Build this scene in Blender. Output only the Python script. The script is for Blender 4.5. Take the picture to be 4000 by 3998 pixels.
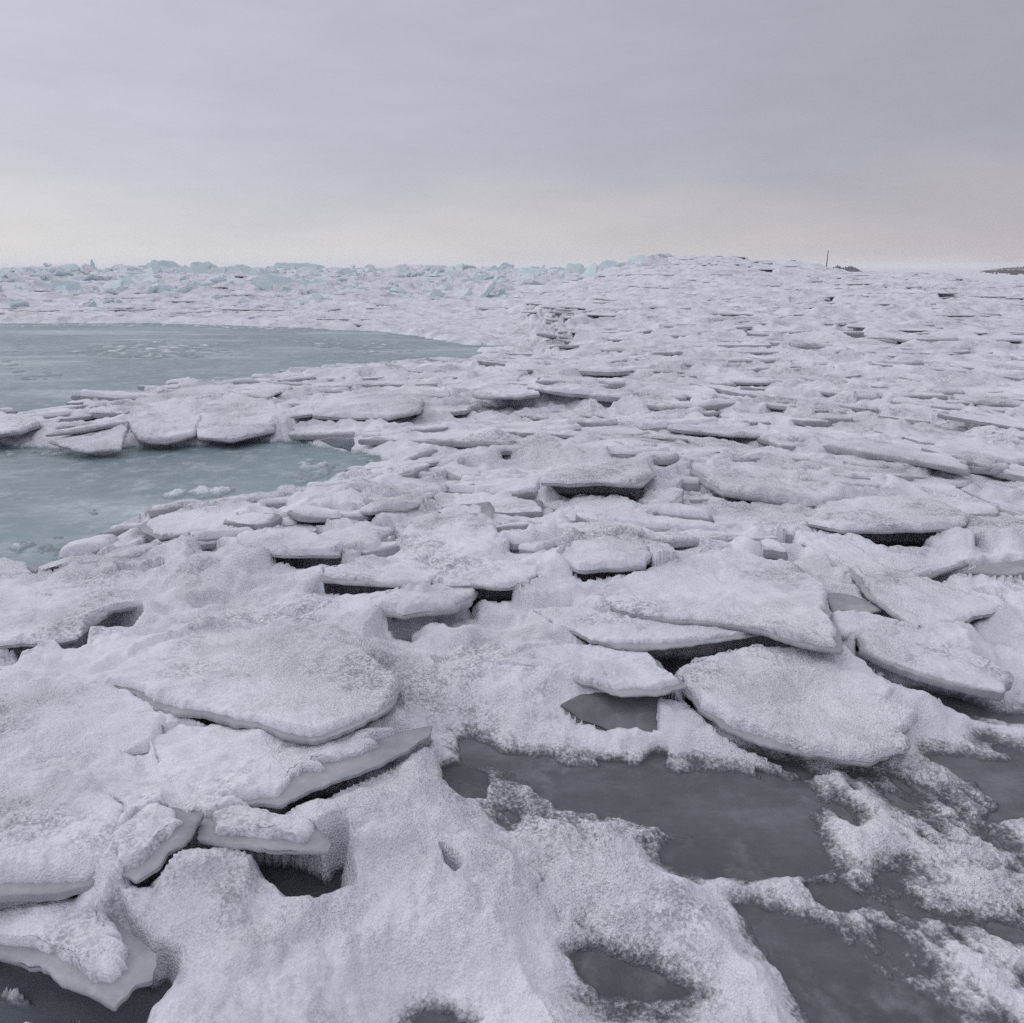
import bpy, math, random
import numpy as np
from mathutils import Matrix, Vector

R = math.radians
for o in list(bpy.data.objects):
    bpy.data.objects.remove(o)
SC = bpy.context.scene
COL = SC.collection

# ------------------------------------------------------------------ camera
CAM_Z = 1.6
FPX = 3000.0                       # focal length in photo pixels (4000 wide)
PITCH = math.atan((1999 - 1045) / FPX)
cam_data = bpy.data.cameras.new("camera")
cam_data.sensor_fit = 'HORIZONTAL'
cam_data.sensor_width = 36.0
cam_data.lens = FPX / 4000 * 36.0
cam_data.clip_start = 0.05
cam_data.clip_end = 20000
cam = bpy.data.objects.new("camera", cam_data)
COL.objects.link(cam)
cam.location = (0, 0, CAM_Z)
cam.rotation_euler = (R(90) - PITCH, 0, 0)
SC.camera = cam

# ------------------------------------------------------------------ sky, sun, exposure
SUN_EL, SUN_AZ = R(24), R(-62)      # azimuth from +Y, negative = left of the view
world = bpy.data.worlds.new("World")
SC.world = world
world.use_nodes = True
nt = world.node_tree
nt.nodes.clear()
N, L = nt.nodes.new, nt.links.new


def math_node(tree, op, a, b=None, clamp=False):
    n = tree.nodes.new('ShaderNodeMath')
    n.operation = op
    n.use_clamp = clamp
    for i, x in enumerate((a, b)):
        if x is None:
            continue
        if isinstance(x, (int, float)):
            n.inputs[i].default_value = x
        else:
            tree.links.new(x, n.inputs[i])
    return n.outputs[0]


def map_range(tree, v, a, b, c=0.0, d=1.0, smooth=True):
    n = tree.nodes.new('ShaderNodeMapRange')
    n.interpolation_type = 'SMOOTHSTEP' if smooth else 'LINEAR'
    tree.links.new(v, n.inputs[0])
    for i, x in enumerate((a, b, c, d)):
        n.inputs[1 + i].default_value = x
    return n.outputs[0]


def mix_rgb(tree, f, a, b, mode='MIX'):
    n = tree.nodes.new('ShaderNodeMix')
    n.data_type = 'RGBA'
    n.blend_type = mode
    for sock, x in ((n.inputs[0], f), (n.inputs[6], a), (n.inputs[7], b)):
        if isinstance(x, (int, float)):
            sock.default_value = x
        elif isinstance(x, tuple):
            sock.default_value = x + (1.0,) if len(x) == 3 else x
        else:
            tree.links.new(x, sock)
    return n.outputs[2]


sky = N('ShaderNodeTexSky')
sky.sky_type = 'NISHITA'
sky.sun_disc = False
sky.sun_elevation = SUN_EL
sky.sun_rotation = SUN_AZ
sky.air_density = 1.0
sky.dust_density = 3.0
tc = N('ShaderNodeTexCoord')
sep = N('ShaderNodeSeparateXYZ')
L(tc.outputs['Generated'], sep.inputs[0])
dz, dx, dy = sep.outputs[2], sep.outputs[0], sep.outputs[1]
az = math_node(nt, 'ARCTAN2', dx, dy)
right = map_range(nt, az, -0.75, 0.75)               # 0 left .. 1 right
# stratus bands: stretched noise
mp = N('ShaderNodeMapping')
mp.inputs['Scale'].default_value = (1.7, 1.7, 7.0)
L(tc.outputs['Generated'], mp.inputs[0])
nz = N('ShaderNodeTexNoise')
nz.inputs['Scale'].default_value = 1.5
nz.inputs['Detail'].default_value = 6
nz.inputs['Roughness'].default_value = 0.5
nz.inputs['Distortion'].default_value = 0.4
L(mp.outputs[0], nz.inputs['Vector'])
band = math_node(nt, 'MULTIPLY', math_node(nt, 'SUBTRACT', nz.outputs[0], 0.5), 0.13)
elev = math_node(nt, 'ADD', dz, band)
horizon = mix_rgb(nt, right, (0.745, 0.738, 0.72), (0.515, 0.48, 0.487))
mid = mix_rgb(nt, right, (0.55, 0.567, 0.66), (0.375, 0.372, 0.436))
cover = mix_rgb(nt, map_range(nt, elev, -0.005, 0.145), horizon, mid)
zen = mix_rgb(nt, map_range(nt, az, -1.8, 1.8), (0.93, 0.94, 0.985), (0.66, 0.665, 0.725))
cover = mix_rgb(nt, map_range(nt, dz, 0.30, 0.62), cover, zen)
nz2 = N('ShaderNodeTexNoise')
nz2.inputs['Scale'].default_value = 4.0
nz2.inputs['Detail'].default_value = 8
nz2.inputs['Roughness'].default_value = 0.62
L(mp.outputs[0], nz2.inputs['Vector'])
mott = map_range(nt, nz2.outputs[0], 0.25, 0.75, 0.945, 1.055, False)
mcol = N('ShaderNodeCombineColor')
for i in range(3):
    L(mott, mcol.inputs[i])
cover = mix_rgb(nt, 1.0, cover, mcol.outputs[0], 'MULTIPLY')
skys = mix_rgb(nt, 1.0, sky.outputs[0], (0.1, 0.1, 0.1), 'MULTIPLY')
total = mix_rgb(nt, 0.96, skys, cover)
bg = N('ShaderNodeBackground')
bg.inputs['Strength'].default_value = 1.0
L(total, bg.inputs['Color'])
wo = N('ShaderNodeOutputWorld')
L(bg.outputs[0], wo.inputs['Surface'])

sun_data = bpy.data.lights.new("sun", 'SUN')
sun_data.energy = 0.5
sun_data.angle = R(28)
sun_data.color = (1.0, 0.965, 0.92)
sun = bpy.data.objects.new("sun", sun_data)
COL.objects.link(sun)
sd_ = Vector((math.sin(SUN_AZ) * math.cos(SUN_EL), math.cos(SUN_AZ) * math.cos(SUN_EL), math.sin(SUN_EL)))
sun.rotation_euler = sd_.to_track_quat('Z', 'Y').to_euler()

SC.view_settings.view_transform = 'Standard'
SC.view_settings.look = 'None'
SC.view_settings.exposure = 0.0
SC.view_settings.gamma = 1.0
SC.cycles.use_denoising = False
SC.cycles.sample_clamp_direct = 4
SC.cycles.sample_clamp_indirect = 2
SC.cycles.max_bounces = 9
SC.cycles.diffuse_bounces = 7
SC.cycles.glossy_bounces = 2
SC.cycles.transmission_bounces = 5
SC.cycles.volume_bounces = 2

# ------------------------------------------------------------------ numeric helpers
WATER_Z = -0.05
EXPO_NOISE = 0.38
HAZE = 0.0006


def perlin(x, y, seed=0):
    x = np.asarray(x, np.float32)
    y = np.asarray(y, np.float32)
    xi = np.floor(x).astype(np.int64)
    yi = np.floor(y).astype(np.int64)
    xf = (x - xi).astype(np.float32)
    yf = (y - yi).astype(np.float32)
    u = xf * xf * xf * (xf * (xf * 6 - 15) + 10)
    v = yf * yf * yf * (yf * (yf * 6 - 15) + 10)

    def g(ix, iy, fx, fy):
        h = (ix * 374761393 + iy * 668265263 + seed * 974634777) & 0xffffffff
        h = ((h ^ (h >> 13)) * 1274126177) & 0xffffffff
        h = h ^ (h >> 16)
        a = (h & 1023).astype(np.float32) * np.float32(2 * math.pi / 1024)
        return np.cos(a) * fx + np.sin(a) * fy
    a = g(xi, yi, xf, yf)
    b = g(xi + 1, yi, xf - 1, yf)
    c = g(xi, yi + 1, xf, yf - 1)
    d = g(xi + 1, yi + 1, xf - 1, yf - 1)
    return 1.5 * ((a * (1 - u) + b * u) * (1 - v) + (c * (1 - u) + d * u) * v)


def fbm(x, y, seed=0, octs=4, gain=0.5):
    s = 0
    a = 1.0
    for i in range(octs):
        s = s + a * perlin(x * 2 ** i + 17.3 * i, y * 2 ** i - 9.1 * i, seed + i)
        a *= gain
    return s


def sstep(a, b, x):
    t = np.clip((x - a) / (b - a), 0, 1)
    return t * t * (3 - 2 * t)


def poly_sdf(px, py, poly):
    """signed distance to a closed polygon, negative inside"""
    poly = np.asarray(poly, np.float64)
    d2 = np.full(np.shape(px), 1e18)
    inside = np.zeros(np.shape(px), bool)
    n = len(poly)
    for i in range(n):
        ax, ay = poly[i]
        bx, by = poly[(i + 1) % n]
        ex, ey = bx - ax, by - ay
        wx, wy = px - ax, py - ay
        t = np.clip((wx * ex + wy * ey) / (ex * ex + ey * ey + 1e-12), 0, 1)
        d2 = np.minimum(d2, (wx - t * ex) ** 2 + (wy - t * ey) ** 2)
        cond = (ay <= py) != (by <= py)
        xx = ax + (py - ay) * ex / (ey if abs(ey) > 1e-12 else 1e-12)
        inside ^= cond & (px < xx)
    d = np.sqrt(d2)
    return np.where(inside, -d, d)


KS = 4000 / 1932.0
SP, CP = math.sin(PITCH), math.cos(PITCH)


def ground_pt(u, v, z):
    """where the line of sight through overview pixel (u, v) meets height z"""
    X = (u * KS - 2000) / FPX
    Y = (1999 - v * KS) / FPX
    d = (X, CP + Y * SP, -SP + Y * CP)
    t = (z - CAM_Z) / min(d[2], -1e-4)
    return (d[0] * t, d[1] * t)


REG = {'o': (0, 0, 1), 1: (0, 434.7, 2.857), 2: (627.9, 434.7, 2.857), 3: (1255.8, 434.7, 2.857), 4: (0, 821.1, 2.857),
       5: (627.9, 821.1, 2.857), 6: (1255.8, 821.1, 2.857), 7: (0, 1255.8, 2.857), 8: (627.9, 1255.8, 2.857),
       9: (1255.8, 1255.8, 2.857)}


def uv(reg, pts):
    ou, ov, s = REG[reg]
    return [(ou + x / s, ov + y / s) for x, y in pts]


def world_poly(reg, pts, z):
    return np.array([ground_pt(u, v, z) for u, v in uv(reg, pts)])


# ------------------------------------------------------------------ materials
def new_mat(name):
    m = bpy.data.materials.new(name)
    m.use_nodes = True
    t = m.node_tree
    b = t.nodes['Principled BSDF']
    return m, t, b


def tex_noise(t, scale, detail=4, rough=0.55, vec=None, dim='3D'):
    n = t.nodes.new('ShaderNodeTexNoise')
    n.inputs['Scale'].default_value = scale
    n.inputs['Detail'].default_value = detail
    n.inputs['Roughness'].default_value = rough
    if vec is not None:
        t.links.new(vec, n.inputs['Vector'])
    return n.outputs[0]


def bump(t, b, height, dist, strength=1.0, normal=None):
    n = t.nodes.new('ShaderNodeBump')
    n.inputs['Strength'].default_value = strength
    n.inputs['Distance'].default_value = dist
    t.links.new(height, n.inputs['Height'])
    if normal is not None:
        t.links.new(normal, n.inputs['Normal'])
    t.links.new(n.outputs[0], b.inputs['Normal'])
    return n.outputs[0]


def inv_range(t, v, hi, lo):
    return math_node(t, 'SUBTRACT', 1.0, map_range(t, v, lo, hi))


def t_offset(t, v):
    n = t.nodes.new('ShaderNodeVectorMath')
    n.operation = 'ADD'
    n.inputs[1].default_value = (31.7, 12.3, 5.1)
    t.links.new(v, n.inputs[0])
    return n.outputs[0]


def teal_side(t, sp):
    return map_range(t, math_node(t, 'ADD', sp.outputs[0], math_node(t, 'MULTIPLY', sp.outputs[1], -0.12)), -0.6, -2.4)


def snow_material():
    m, t, b = new_mat("snow")
    pos = t.nodes.new('ShaderNodeNewGeometry').outputs['Position']
    sp = t.nodes.new('ShaderNodeSeparateXYZ')
    t.links.new(pos, sp.inputs[0])
    blot = tex_noise(t, 1.3, 6, 0.65, pos)
    mid = tex_noise(t, 22, 4, 0.7, pos)
    fine = tex_noise(t, 85, 3, 0.7, pos)
    grain = tex_noise(t, 260, 2, 0.6, pos)
    vor = t.nodes.new('ShaderNodeTexVoronoi')
    vor.inputs['Scale'].default_value = 140
    t.links.new(pos, vor.inputs['Vector'])
    gran = math_node(t, 'SUBTRACT', 1.0, vor.outputs['Distance'])
    c = mix_rgb(t, map_range(t, blot, 0.3, 0.7), (0.675, 0.685, 0.75), (0.765, 0.77, 0.825))
    c = mix_rgb(t, map_range(t, mid, 0.30, 0.48), (0.655, 0.665, 0.725), c)
    crust = tex_noise(t, 2.1, 7, 0.62, pos)
    icy = map_range(t, crust, 0.50, 0.66, 0.0, 0.6)
    c = mix_rgb(t, icy, c, (0.50, 0.52, 0.565))
    g = math_node(t, 'ADD', math_node(t, 'MULTIPLY', math_node(t, 'SUBTRACT', grain, 0.5), 0.65),
                  math_node(t, 'MULTIPLY', math_node(t, 'SUBTRACT', fine, 0.5), 0.35))
    g = math_node(t, 'ADD', g, 1.0)
    gc = t.nodes.new('ShaderNodeCombineColor')
    for i in range(3):
        t.links.new(g, gc.inputs[i])
    c = mix_rgb(t, 1.0, c, gc.outputs[0], 'MULTIPLY')
    # coarse, porous patches with their pits coloured darker
    pm = map_range(t, tex_noise(t, 1.9, 6, 0.6, t_offset(t, pos)), 0.50, 0.62)
    pit = math_node(t, 'MULTIPLY', pm, inv_range(t, math_node(t, 'ADD', math_node(t, 'MULTIPLY', fine, 0.6), math_node(t, 'MULTIPLY', mid, 0.4)), 0.56, 0.42))
    c = mix_rgb(t, math_node(t, 'MULTIPLY', pit, 0.62), c, (0.22, 0.23, 0.26))
    # where only a crust of snow lies on the lake ice the grey ice shows between the grains
    deep = math_node(t, 'SUBTRACT', sp.outputs[2], WATER_Z)
    crumb = math_node(t, 'ADD', math_node(t, 'MULTIPLY', mid, 0.35), math_node(t, 'MULTIPLY', fine, 0.65))
    cover = map_range(t, math_node(t, 'ADD', map_range(t, deep, 0.0, 0.05, 0.0, 0.72, False), crumb), 0.52, 0.98)
    under = mix_rgb(t, teal_side(t, sp), (0.125, 0.127, 0.142), (0.25, 0.31, 0.335))
    c = mix_rgb(t, cover, under, c)
    t.links.new(c, b.inputs['Base Color'])
    b.inputs['Roughness'].default_value = 0.85
    b.inputs['Specular IOR Level'].default_value = 0.25
    b1 = bump(t, b, fine, 0.008, 0.7)
    b2 = bump(t, b, gran, 0.005, 0.7, b1)
    soft = map_range(t, tex_noise(t, 1.1, 5, 0.6, t_offset(t, pos)), 0.38, 0.62, 0.12, 1.0)   # smooth wind crust to loose grains
    for nd in t.nodes:
        if nd.bl_idname == 'ShaderNodeBump':
            t.links.new(soft, nd.inputs['Strength'])
    return m


def ice_material(name, lo, hi, rough, scale=3.0):
    m, t, b = new_mat(name)
    pos = t.nodes.new('ShaderNodeTexCoord').outputs['Object']
    n1 = tex_noise(t, scale, 6, 0.65, pos)
    n2 = tex_noise(t, scale * 9, 4, 0.6, pos)
    f = math_node(t, 'ADD', map_range(t, n1, 0.3, 0.72, 0, 0.8), map_range(t, n2, 0.5, 0.8, 0, 0.35), True)
    t.links.new(mix_rgb(t, f, lo, hi), b.inputs['Base Color'])
    b.inputs['Roughness'].default_value = rough
    b.inputs['IOR'].default_value = 1.31
    nrm = bump(t, b, n2, 0.006, 0.5)
    tr = t.nodes.new('ShaderNodeBsdfTranslucent')       # thin ice lets the daylight through
    tr.inputs['Color'].default_value = tuple(min(1, c * 1.5) for c in hi) + (1,)
    t.links.new(nrm, tr.inputs['Normal'])
    mx = t.nodes.new('ShaderNodeMixShader')
    mx.inputs[0].default_value = 0.12
    t.links.new(b.outputs[0], mx.inputs[1])
    t.links.new(tr.outputs[0], mx.inputs[2])
    t.links.new(mx.outputs[0], t.nodes['Material Output'].inputs['Surface'])
    return m


def lake_material():
    m, t, b = new_mat("lake_ice")
    pos = t.nodes.new('ShaderNodeNewGeometry').outputs['Position']
    sp = t.nodes.new('ShaderNodeSeparateXYZ')
    t.links.new(pos, sp.inputs[0])
    mp = t.nodes.new('ShaderNodeMapping')
    mp.inputs['Rotation'].default_value = (0, 0, R(-14))
    mp.inputs['Scale'].default_value = (0.16, 0.55, 1.0)
    t.links.new(pos, mp.inputs[0])
    streak = tex_noise(t, 1.0, 9, 0.68, mp.outputs[0])
    big = tex_noise(t, 0.35, 4, 0.5, pos)
    fine = tex_noise(t, 9, 6, 0.7, pos)
    left = map_range(t, math_node(t, 'ADD', sp.outputs[0], math_node(t, 'MULTIPLY', sp.outputs[1], -0.12)), -0.6, -2.4)
    dark = mix_rgb(t, left, (0.072, 0.073, 0.085), (0.235, 0.305, 0.335))
    dark = mix_rgb(t, map_range(t, big, 0.38, 0.62, 0, 0.65), dark, mix_rgb(t, left, (0.115, 0.122, 0.140), (0.16, 0.212, 0.238)))
    frost = mix_rgb(t, left, (0.225, 0.237, 0.258), (0.50, 0.56, 0.59))
    mott = tex_noise(t, 3.5, 7, 0.7, pos)
    dust = math_node(t, 'MULTIPLY', map_range(t, mott, 0.38, 0.66, 0.0, 0.75), map_range(t, fine, 0.35, 0.7))
    ff = math_node(t, 'MULTIPLY', map_range(t, streak, 0.46, 0.64), map_range(t, fine, 0.35, 0.65, 0.45, 1.0))
    ff = math_node(t, 'MAXIMUM', ff, dust)
    t.links.new(mix_rgb(t, ff, dark, frost), b.inputs['Base Color'])
    b.inputs['Roughness'].default_value = 0.42
    b.inputs['IOR'].default_value = 1.31
    bump(t, b, fine, 0.01, 0.25)
    return m


SNOW = snow_material()
ICE = ice_material("grey_ice", (0.29, 0.303, 0.333), (0.53, 0.54, 0.578), 0.34)
ICE_SHADED = ice_material("shaded_ice", (0.11, 0.115, 0.125), (0.30, 0.31, 0.335), 0.25, 2.0)  # grey ice with the shade below the tipped slab put into its colour
ICE_BLUE = ice_material("blue_ice", (0.55, 0.68, 0.715), (0.75, 0.82, 0.845), 0.45, 1.6)
LAKE = lake_material()


# ------------------------------------------------------------------ mesh helpers
def mesh_from(name, verts, faces_list, mat, smooth=True):
    """faces_list: int arrays of shape (n, 3) or (n, 4)"""
    me = bpy.data.meshes.new(name)
    verts = np.asarray(verts, np.float32)
    faces_list = [np.asarray(f, np.int32) for f in faces_list if len(f)]
    loops = np.concatenate([f.ravel() for f in faces_list])
    tot = np.concatenate([np.full(len(f), f.shape[1], np.int32) for f in faces_list])
    st = np.concatenate([[0], np.cumsum(tot)[:-1]]).astype(np.int32)
    me.vertices.add(len(verts))
    me.vertices.foreach_set('co', verts.ravel())
    me.loops.add(len(loops))
    me.loops.foreach_set('vertex_index', loops)
    me.polygons.add(len(tot))
    me.polygons.foreach_set('loop_start', st)
    me.update(calc_edges=True)
    me.polygons.foreach_set('use_smooth', np.full(len(tot), smooth))
    me.materials.append(mat)
    me.validate()
    return me


def link(name, me, parent=None):
    o = bpy.data.objects.new(name, me)
    COL.objects.link(o)
    if parent is not None:
        o.parent = parent
    return o


def tag(o, label=None, cat=None, group=None, kind=None):
    for k, v in (('label', label), ('category', cat), ('group', group), ('kind', kind)):
        if v:
            o[k] = v


def ring_faces(nr, m):
    i = np.arange(nr - 1)[:, None] * m
    k = np.arange(m)[None, :]
    k2 = (k + 1) % m
    return np.stack([i + k, i + k2, i + m + k2, i + m + k], -1).reshape(-1, 4)


def fan(center, start, m, flip=False):
    k = np.arange(m)
    f = np.stack([start + k, start + (k + 1) % m, np.full(m, center)], -1)
    return f[:, ::-1] if flip else f


def resample(poly, m, vals=None):
    poly = np.asarray(poly, float)
    nxt = np.roll(poly, -1, 0)
    seg = np.linalg.norm(nxt - poly, axis=1)
    cum = np.concatenate([[0], np.cumsum(seg)])
    s = np.arange(m) / m * cum[-1]
    idx = np.clip(np.searchsorted(cum, s, 'right') - 1, 0, len(poly) - 1)
    f = (s - cum[idx]) / np.maximum(seg[idx], 1e-9)
    out = poly[idx] + (nxt[idx] - poly[idx]) * f[:, None]
    if vals is None:
        return out, None
    vals = np.asarray(vals, float)
    vn = np.roll(vals, -1)
    return out, vals[idx] + (vn[idx] - vals[idx]) * f


def circ_smooth(a, k):
    for _ in range(k):
        a = (np.roll(a, 1, 0) + 2 * a + np.roll(a, -1, 0)) / 4
    return a


def area_centroid(p):
    x, y = p[:, 0], p[:, 1]
    x2, y2 = np.roll(x, -1), np.roll(y, -1)
    cr = x * y2 - x2 * y
    A = cr.sum() / 2
    return np.array([((x + x2) * cr).sum(), ((y + y2) * cr).sum()]) / (6 * A), A


def slab_meshes(poly, thick, cap, inset, res, seed, lump=1.0, ragged=0.02):
    """a floe in its own frame: poly (local xy), ice top at z=0. Returns arrays for the ice body and the snow lying on it"""
    poly = np.asarray(poly, float)
    c, A = area_centroid(poly)
    if A < 0:
        poly = poly[::-1]
        inset = np.asarray(inset)[::-1]
    per = np.linalg.norm(np.roll(poly, -1, 0) - poly, axis=1).sum()
    m = int(np.clip(per / res, 20, 900))
    pts, ins = resample(poly, m, inset)
    pts = circ_smooth(pts, max(1, int(0.009 / max(per / m, 1e-4))))
    ins = circ_smooth(ins, max(2, m // 40))
    off = seed * 13.37
    dirs = pts - c
    rad = np.linalg.norm(dirs, axis=1)
    un = dirs / rad[:, None]
    jag = fbm(pts[:, 0] * 2.3 + off, pts[:, 1] * 2.3, 3, 5, 0.6) * ragged * 1.5 + fbm(pts[:, 0] * 11 + off, pts[:, 1] * 11, 4, 4, 0.6) * min(ragged * 0.35, 0.006)
    rad = rad + np.clip(jag, -0.1, 0.1)
    ring = lambda s, z: np.column_stack([c + un * (rad * s)[:, None], z])
    one = np.ones(m)
    # ice body
    ang_n = fbm(pts[:, 0] * 6 + off, pts[:, 1] * 6, 5, 3)
    b = 0.004 * ang_n
    tm = thick * (1 + 0.25 * fbm(pts[:, 0] * 1.5 + off, pts[:, 1] * 1.5, 7, 2))
    prof = [(0.60, -tm * 0.98, 0), (0.93, -tm, 0), (0.985, -tm * 0.93, -0.004), (1.0, -tm * 0.72, b), (1.0, -tm * 0.4, b * 1.6),
            (1.0, -tm * 0.14, b * 0.6), (0.994, -0.15 * 0.02 * one, 0), (0.975, 0.0 * one, 0), (0.8, 0.0 * one, 0), (0.5, 0.0 * one, 0)]
    rows = []
    for s, z, ex in prof:
        sc = s + ex / rad
        rows.append(ring(sc, z * one))
    V = np.concatenate(rows + [[[c[0], c[1], -thick]], [[c[0], c[1], 0.0]]])
    nr = len(prof)
    body = (V, [ring_faces(nr, m), fan(nr * m, 0, m, True), fan(nr * m + 1, (nr - 1) * m, m)])
    if cap <= 0:
        return body, None
    # snow: a sheet with a rounded, crumbling rim
    edge_n = fbm(pts[:, 0] * 5 + off, pts[:, 1] * 5, 11, 5, 0.65)
    iv = ins + np.clip(ins, 0.022, 0.09) * 0.55 * edge_n * lump - 0.004
    iv = np.minimum(iv, rad * 0.55)
    rs = rad - iv
    w = max(cap * 0.9, 0.012)
    mean_r = float(np.median(rad))
    ds = list(w * np.array([0, 0.02, 0.08, 0.18, 0.32, 0.5, 0.72, 1.0]))
    step = max(res * 1.6, 0.008)
    dd = w
    while dd + step < mean_r * 0.8 and len(ds) < 60:
        dd += step
        ds.append(dd)
        step *= 1.05
    rows = []
    mx = ds[-1] / 0.93
    for d in ds:
        fr = d / mx                                        # fraction of the way in
        dist = np.minimum(d, rs * fr) if d > w else np.minimum(d, rs * 0.9 * fr + 0 * d)
        dist = np.where(d <= w, np.minimum(d, rs * 0.6), rs * fr)
        r_ = rs - dist
        xy = c + un * r_[:, None]
        t_ = np.clip(dist / w, 0, 1)
        h = cap * np.sqrt(np.clip(1 - (1 - t_) ** 2, 0, 1)) - 0.003
        amp = np.clip(dist / (w * 0.6), 0.0, 1)
        n = (0.45 * cap * fbm(xy[:, 0] * 2.2 + off, xy[:, 1] * 2.2, 21, 3)
             + 0.009 * fbm(xy[:, 0] * 6 + off, xy[:, 1] * 6, 23, 3) * lump
             + min(0.02, cap * 0.55) * (np.abs(fbm(xy[:, 0] * 4 + off, xy[:, 1] * 4, 22, 3)) - 0.28))
        if res < 0.03:
            n = n + 0.004 * perlin(xy[:, 0] * 34 + off, xy[:, 1] * 34, 25) * lump
        if res < 0.014:
            n = n + 0.0025 * perlin(xy[:, 0] * 75 + off, xy[:, 1] * 75, 27) * lump
        rows.append(np.column_stack([xy, h + np.maximum(n * amp, -0.8 * h)]))
    last = rows[-1]
    V2 = np.concatenate(rows + [[[c[0], c[1], float(last[:, 2].mean())]]])
    nr = len(rows)
    capm = (V2, [ring_faces(nr, m), fan(nr * m, (nr - 1) * m, m)])
    return body, capm


def plane_frame(normal, origin):
    z = Vector(normal).normalized()
    x = Vector((1, 0, 0))
    x = (x - z * x.dot(z)).normalized()
    y = z.cross(x)
    M = Matrix((x, y, z)).transposed().to_4x4()
    M.translation = Vector(origin)
    return M


# ------------------------------------------------------------------ what the field looks like: pools, thin snow, banks, floes
POOLS = [  # region, outline, edge softness (m), edge wobble (m)
    ('o', [(-300, 612), (0, 612), (250, 611), (430, 616), (600, 622), (740, 631), (850, 648), (905, 672), (860, 690), (700, 700),
           (590, 712), (500, 722), (400, 735), (300, 746), (230, 765), (120, 778), (80, 794), (-300, 800)], 0.5, 0.5),
    ('o', [(-300, 850), (0, 846), (120, 852), (230, 850), (330, 846), (460, 838), (540, 838), (600, 846), (690, 858), (730, 868),
           (650, 895), (610, 912), (560, 932), (520, 950), (440, 962), (330, 972), (250, 990), (200, 1005), (180, 1040),
           (120, 1055), (75, 1085), (50, 1090), (40, 1066), (-300, 1062)], 0.16, 0.12),
    ('o', [(852, 1392), (880, 1385), (950, 1418), (1100, 1428), (1260, 1440), (1420, 1458), (1520, 1472), (1552, 1500), (1556, 1540),
           (1570, 1600), (1575, 1640), (1530, 1662), (1400, 1664), (1330, 1668), (1240, 1630), (1225, 1600), (1240, 1570),
           (1180, 1562), (1110, 1550), (1040, 1540), (1010, 1505), (960, 1465), (900, 1450), (872, 1462)], 0.07, 0.04),
    ('o', [(1058, 1800), (1090, 1785), (1180, 1800), (1260, 1830), (1330, 1865), (1325, 1895), (1250, 1915), (1140, 1895), (1080, 1850)],
     0.09, 0.04),
    ('o', [(1375, 1705), (1430, 1700), (1500, 1722), (1570, 1760), (1610, 1800), (1660, 1850), (1760, 1905), (1830, 1960), (1932, 2100),
           (1580, 2100), (1545, 1940), (1490, 1850), (1410, 1770)], 0.10, 0.07),
    ('o', [(1500, 1665), (1580, 1660), (1610, 1680), (1660, 1710), (1600, 1730), (1540, 1712)], 0.07, 0.05),
    ('o', [(1690, 1712), (1780, 1722), (1860, 1730), (2150, 1775), (2150, 1850), (1932, 1800), (1850, 1778), (1760, 1745)], 0.08, 0.05),
    ('o', [(1750, 1425), (1850, 1432), (2150, 1440), (2150, 1590), (1932, 1572), (1850, 1562), (1810, 1552), (1850, 1540), (1870, 1515),
           (1840, 1480), (1760, 1455)], 0.07, 0.05),
    ('o', [(1835, 1340), (1932, 1342), (2150, 1350), (2150, 1388), (1932, 1380), (1880, 1370), (1840, 1356)], 0.07, 0.04),
    ('o', [(1850, 1405), (1880, 1398), (1920, 1412), (2000, 1430), (1910, 1440), (1865, 1428)], 0.05, 0.03),
    ('o', [(770, 1910), (800, 1895), (860, 1905), (900, 1935), (880, 2060), (770, 2060)], 0.10, 0.03),
    ('o', [(930, 1530), (960, 1520), (990, 1540), (1000, 1570), (960, 1565), (940, 1545)], 0.06, 0.03),
]
THIN_RIGHT = [('o', [(1590, 1478), (1720, 1472), (1932, 1445), (2200, 1445), (2200, 2150), (1480, 2150), (1380, 1720), (1560, 1690)], 0.010, 0.024, 0.2),
              ('o', [(1000, 1690), (1110, 1700), (1360, 1830), (1500, 1931), (1450, 2000), (1150, 1931), (1020, 1800)], 0.016, 0.020, 0.15),
              ('o', [(850, 1420), (960, 1450), (1060, 1540), (1200, 1560), (1100, 1600), (950, 1540)], 0.012, 0.020, 0.10)]
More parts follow.
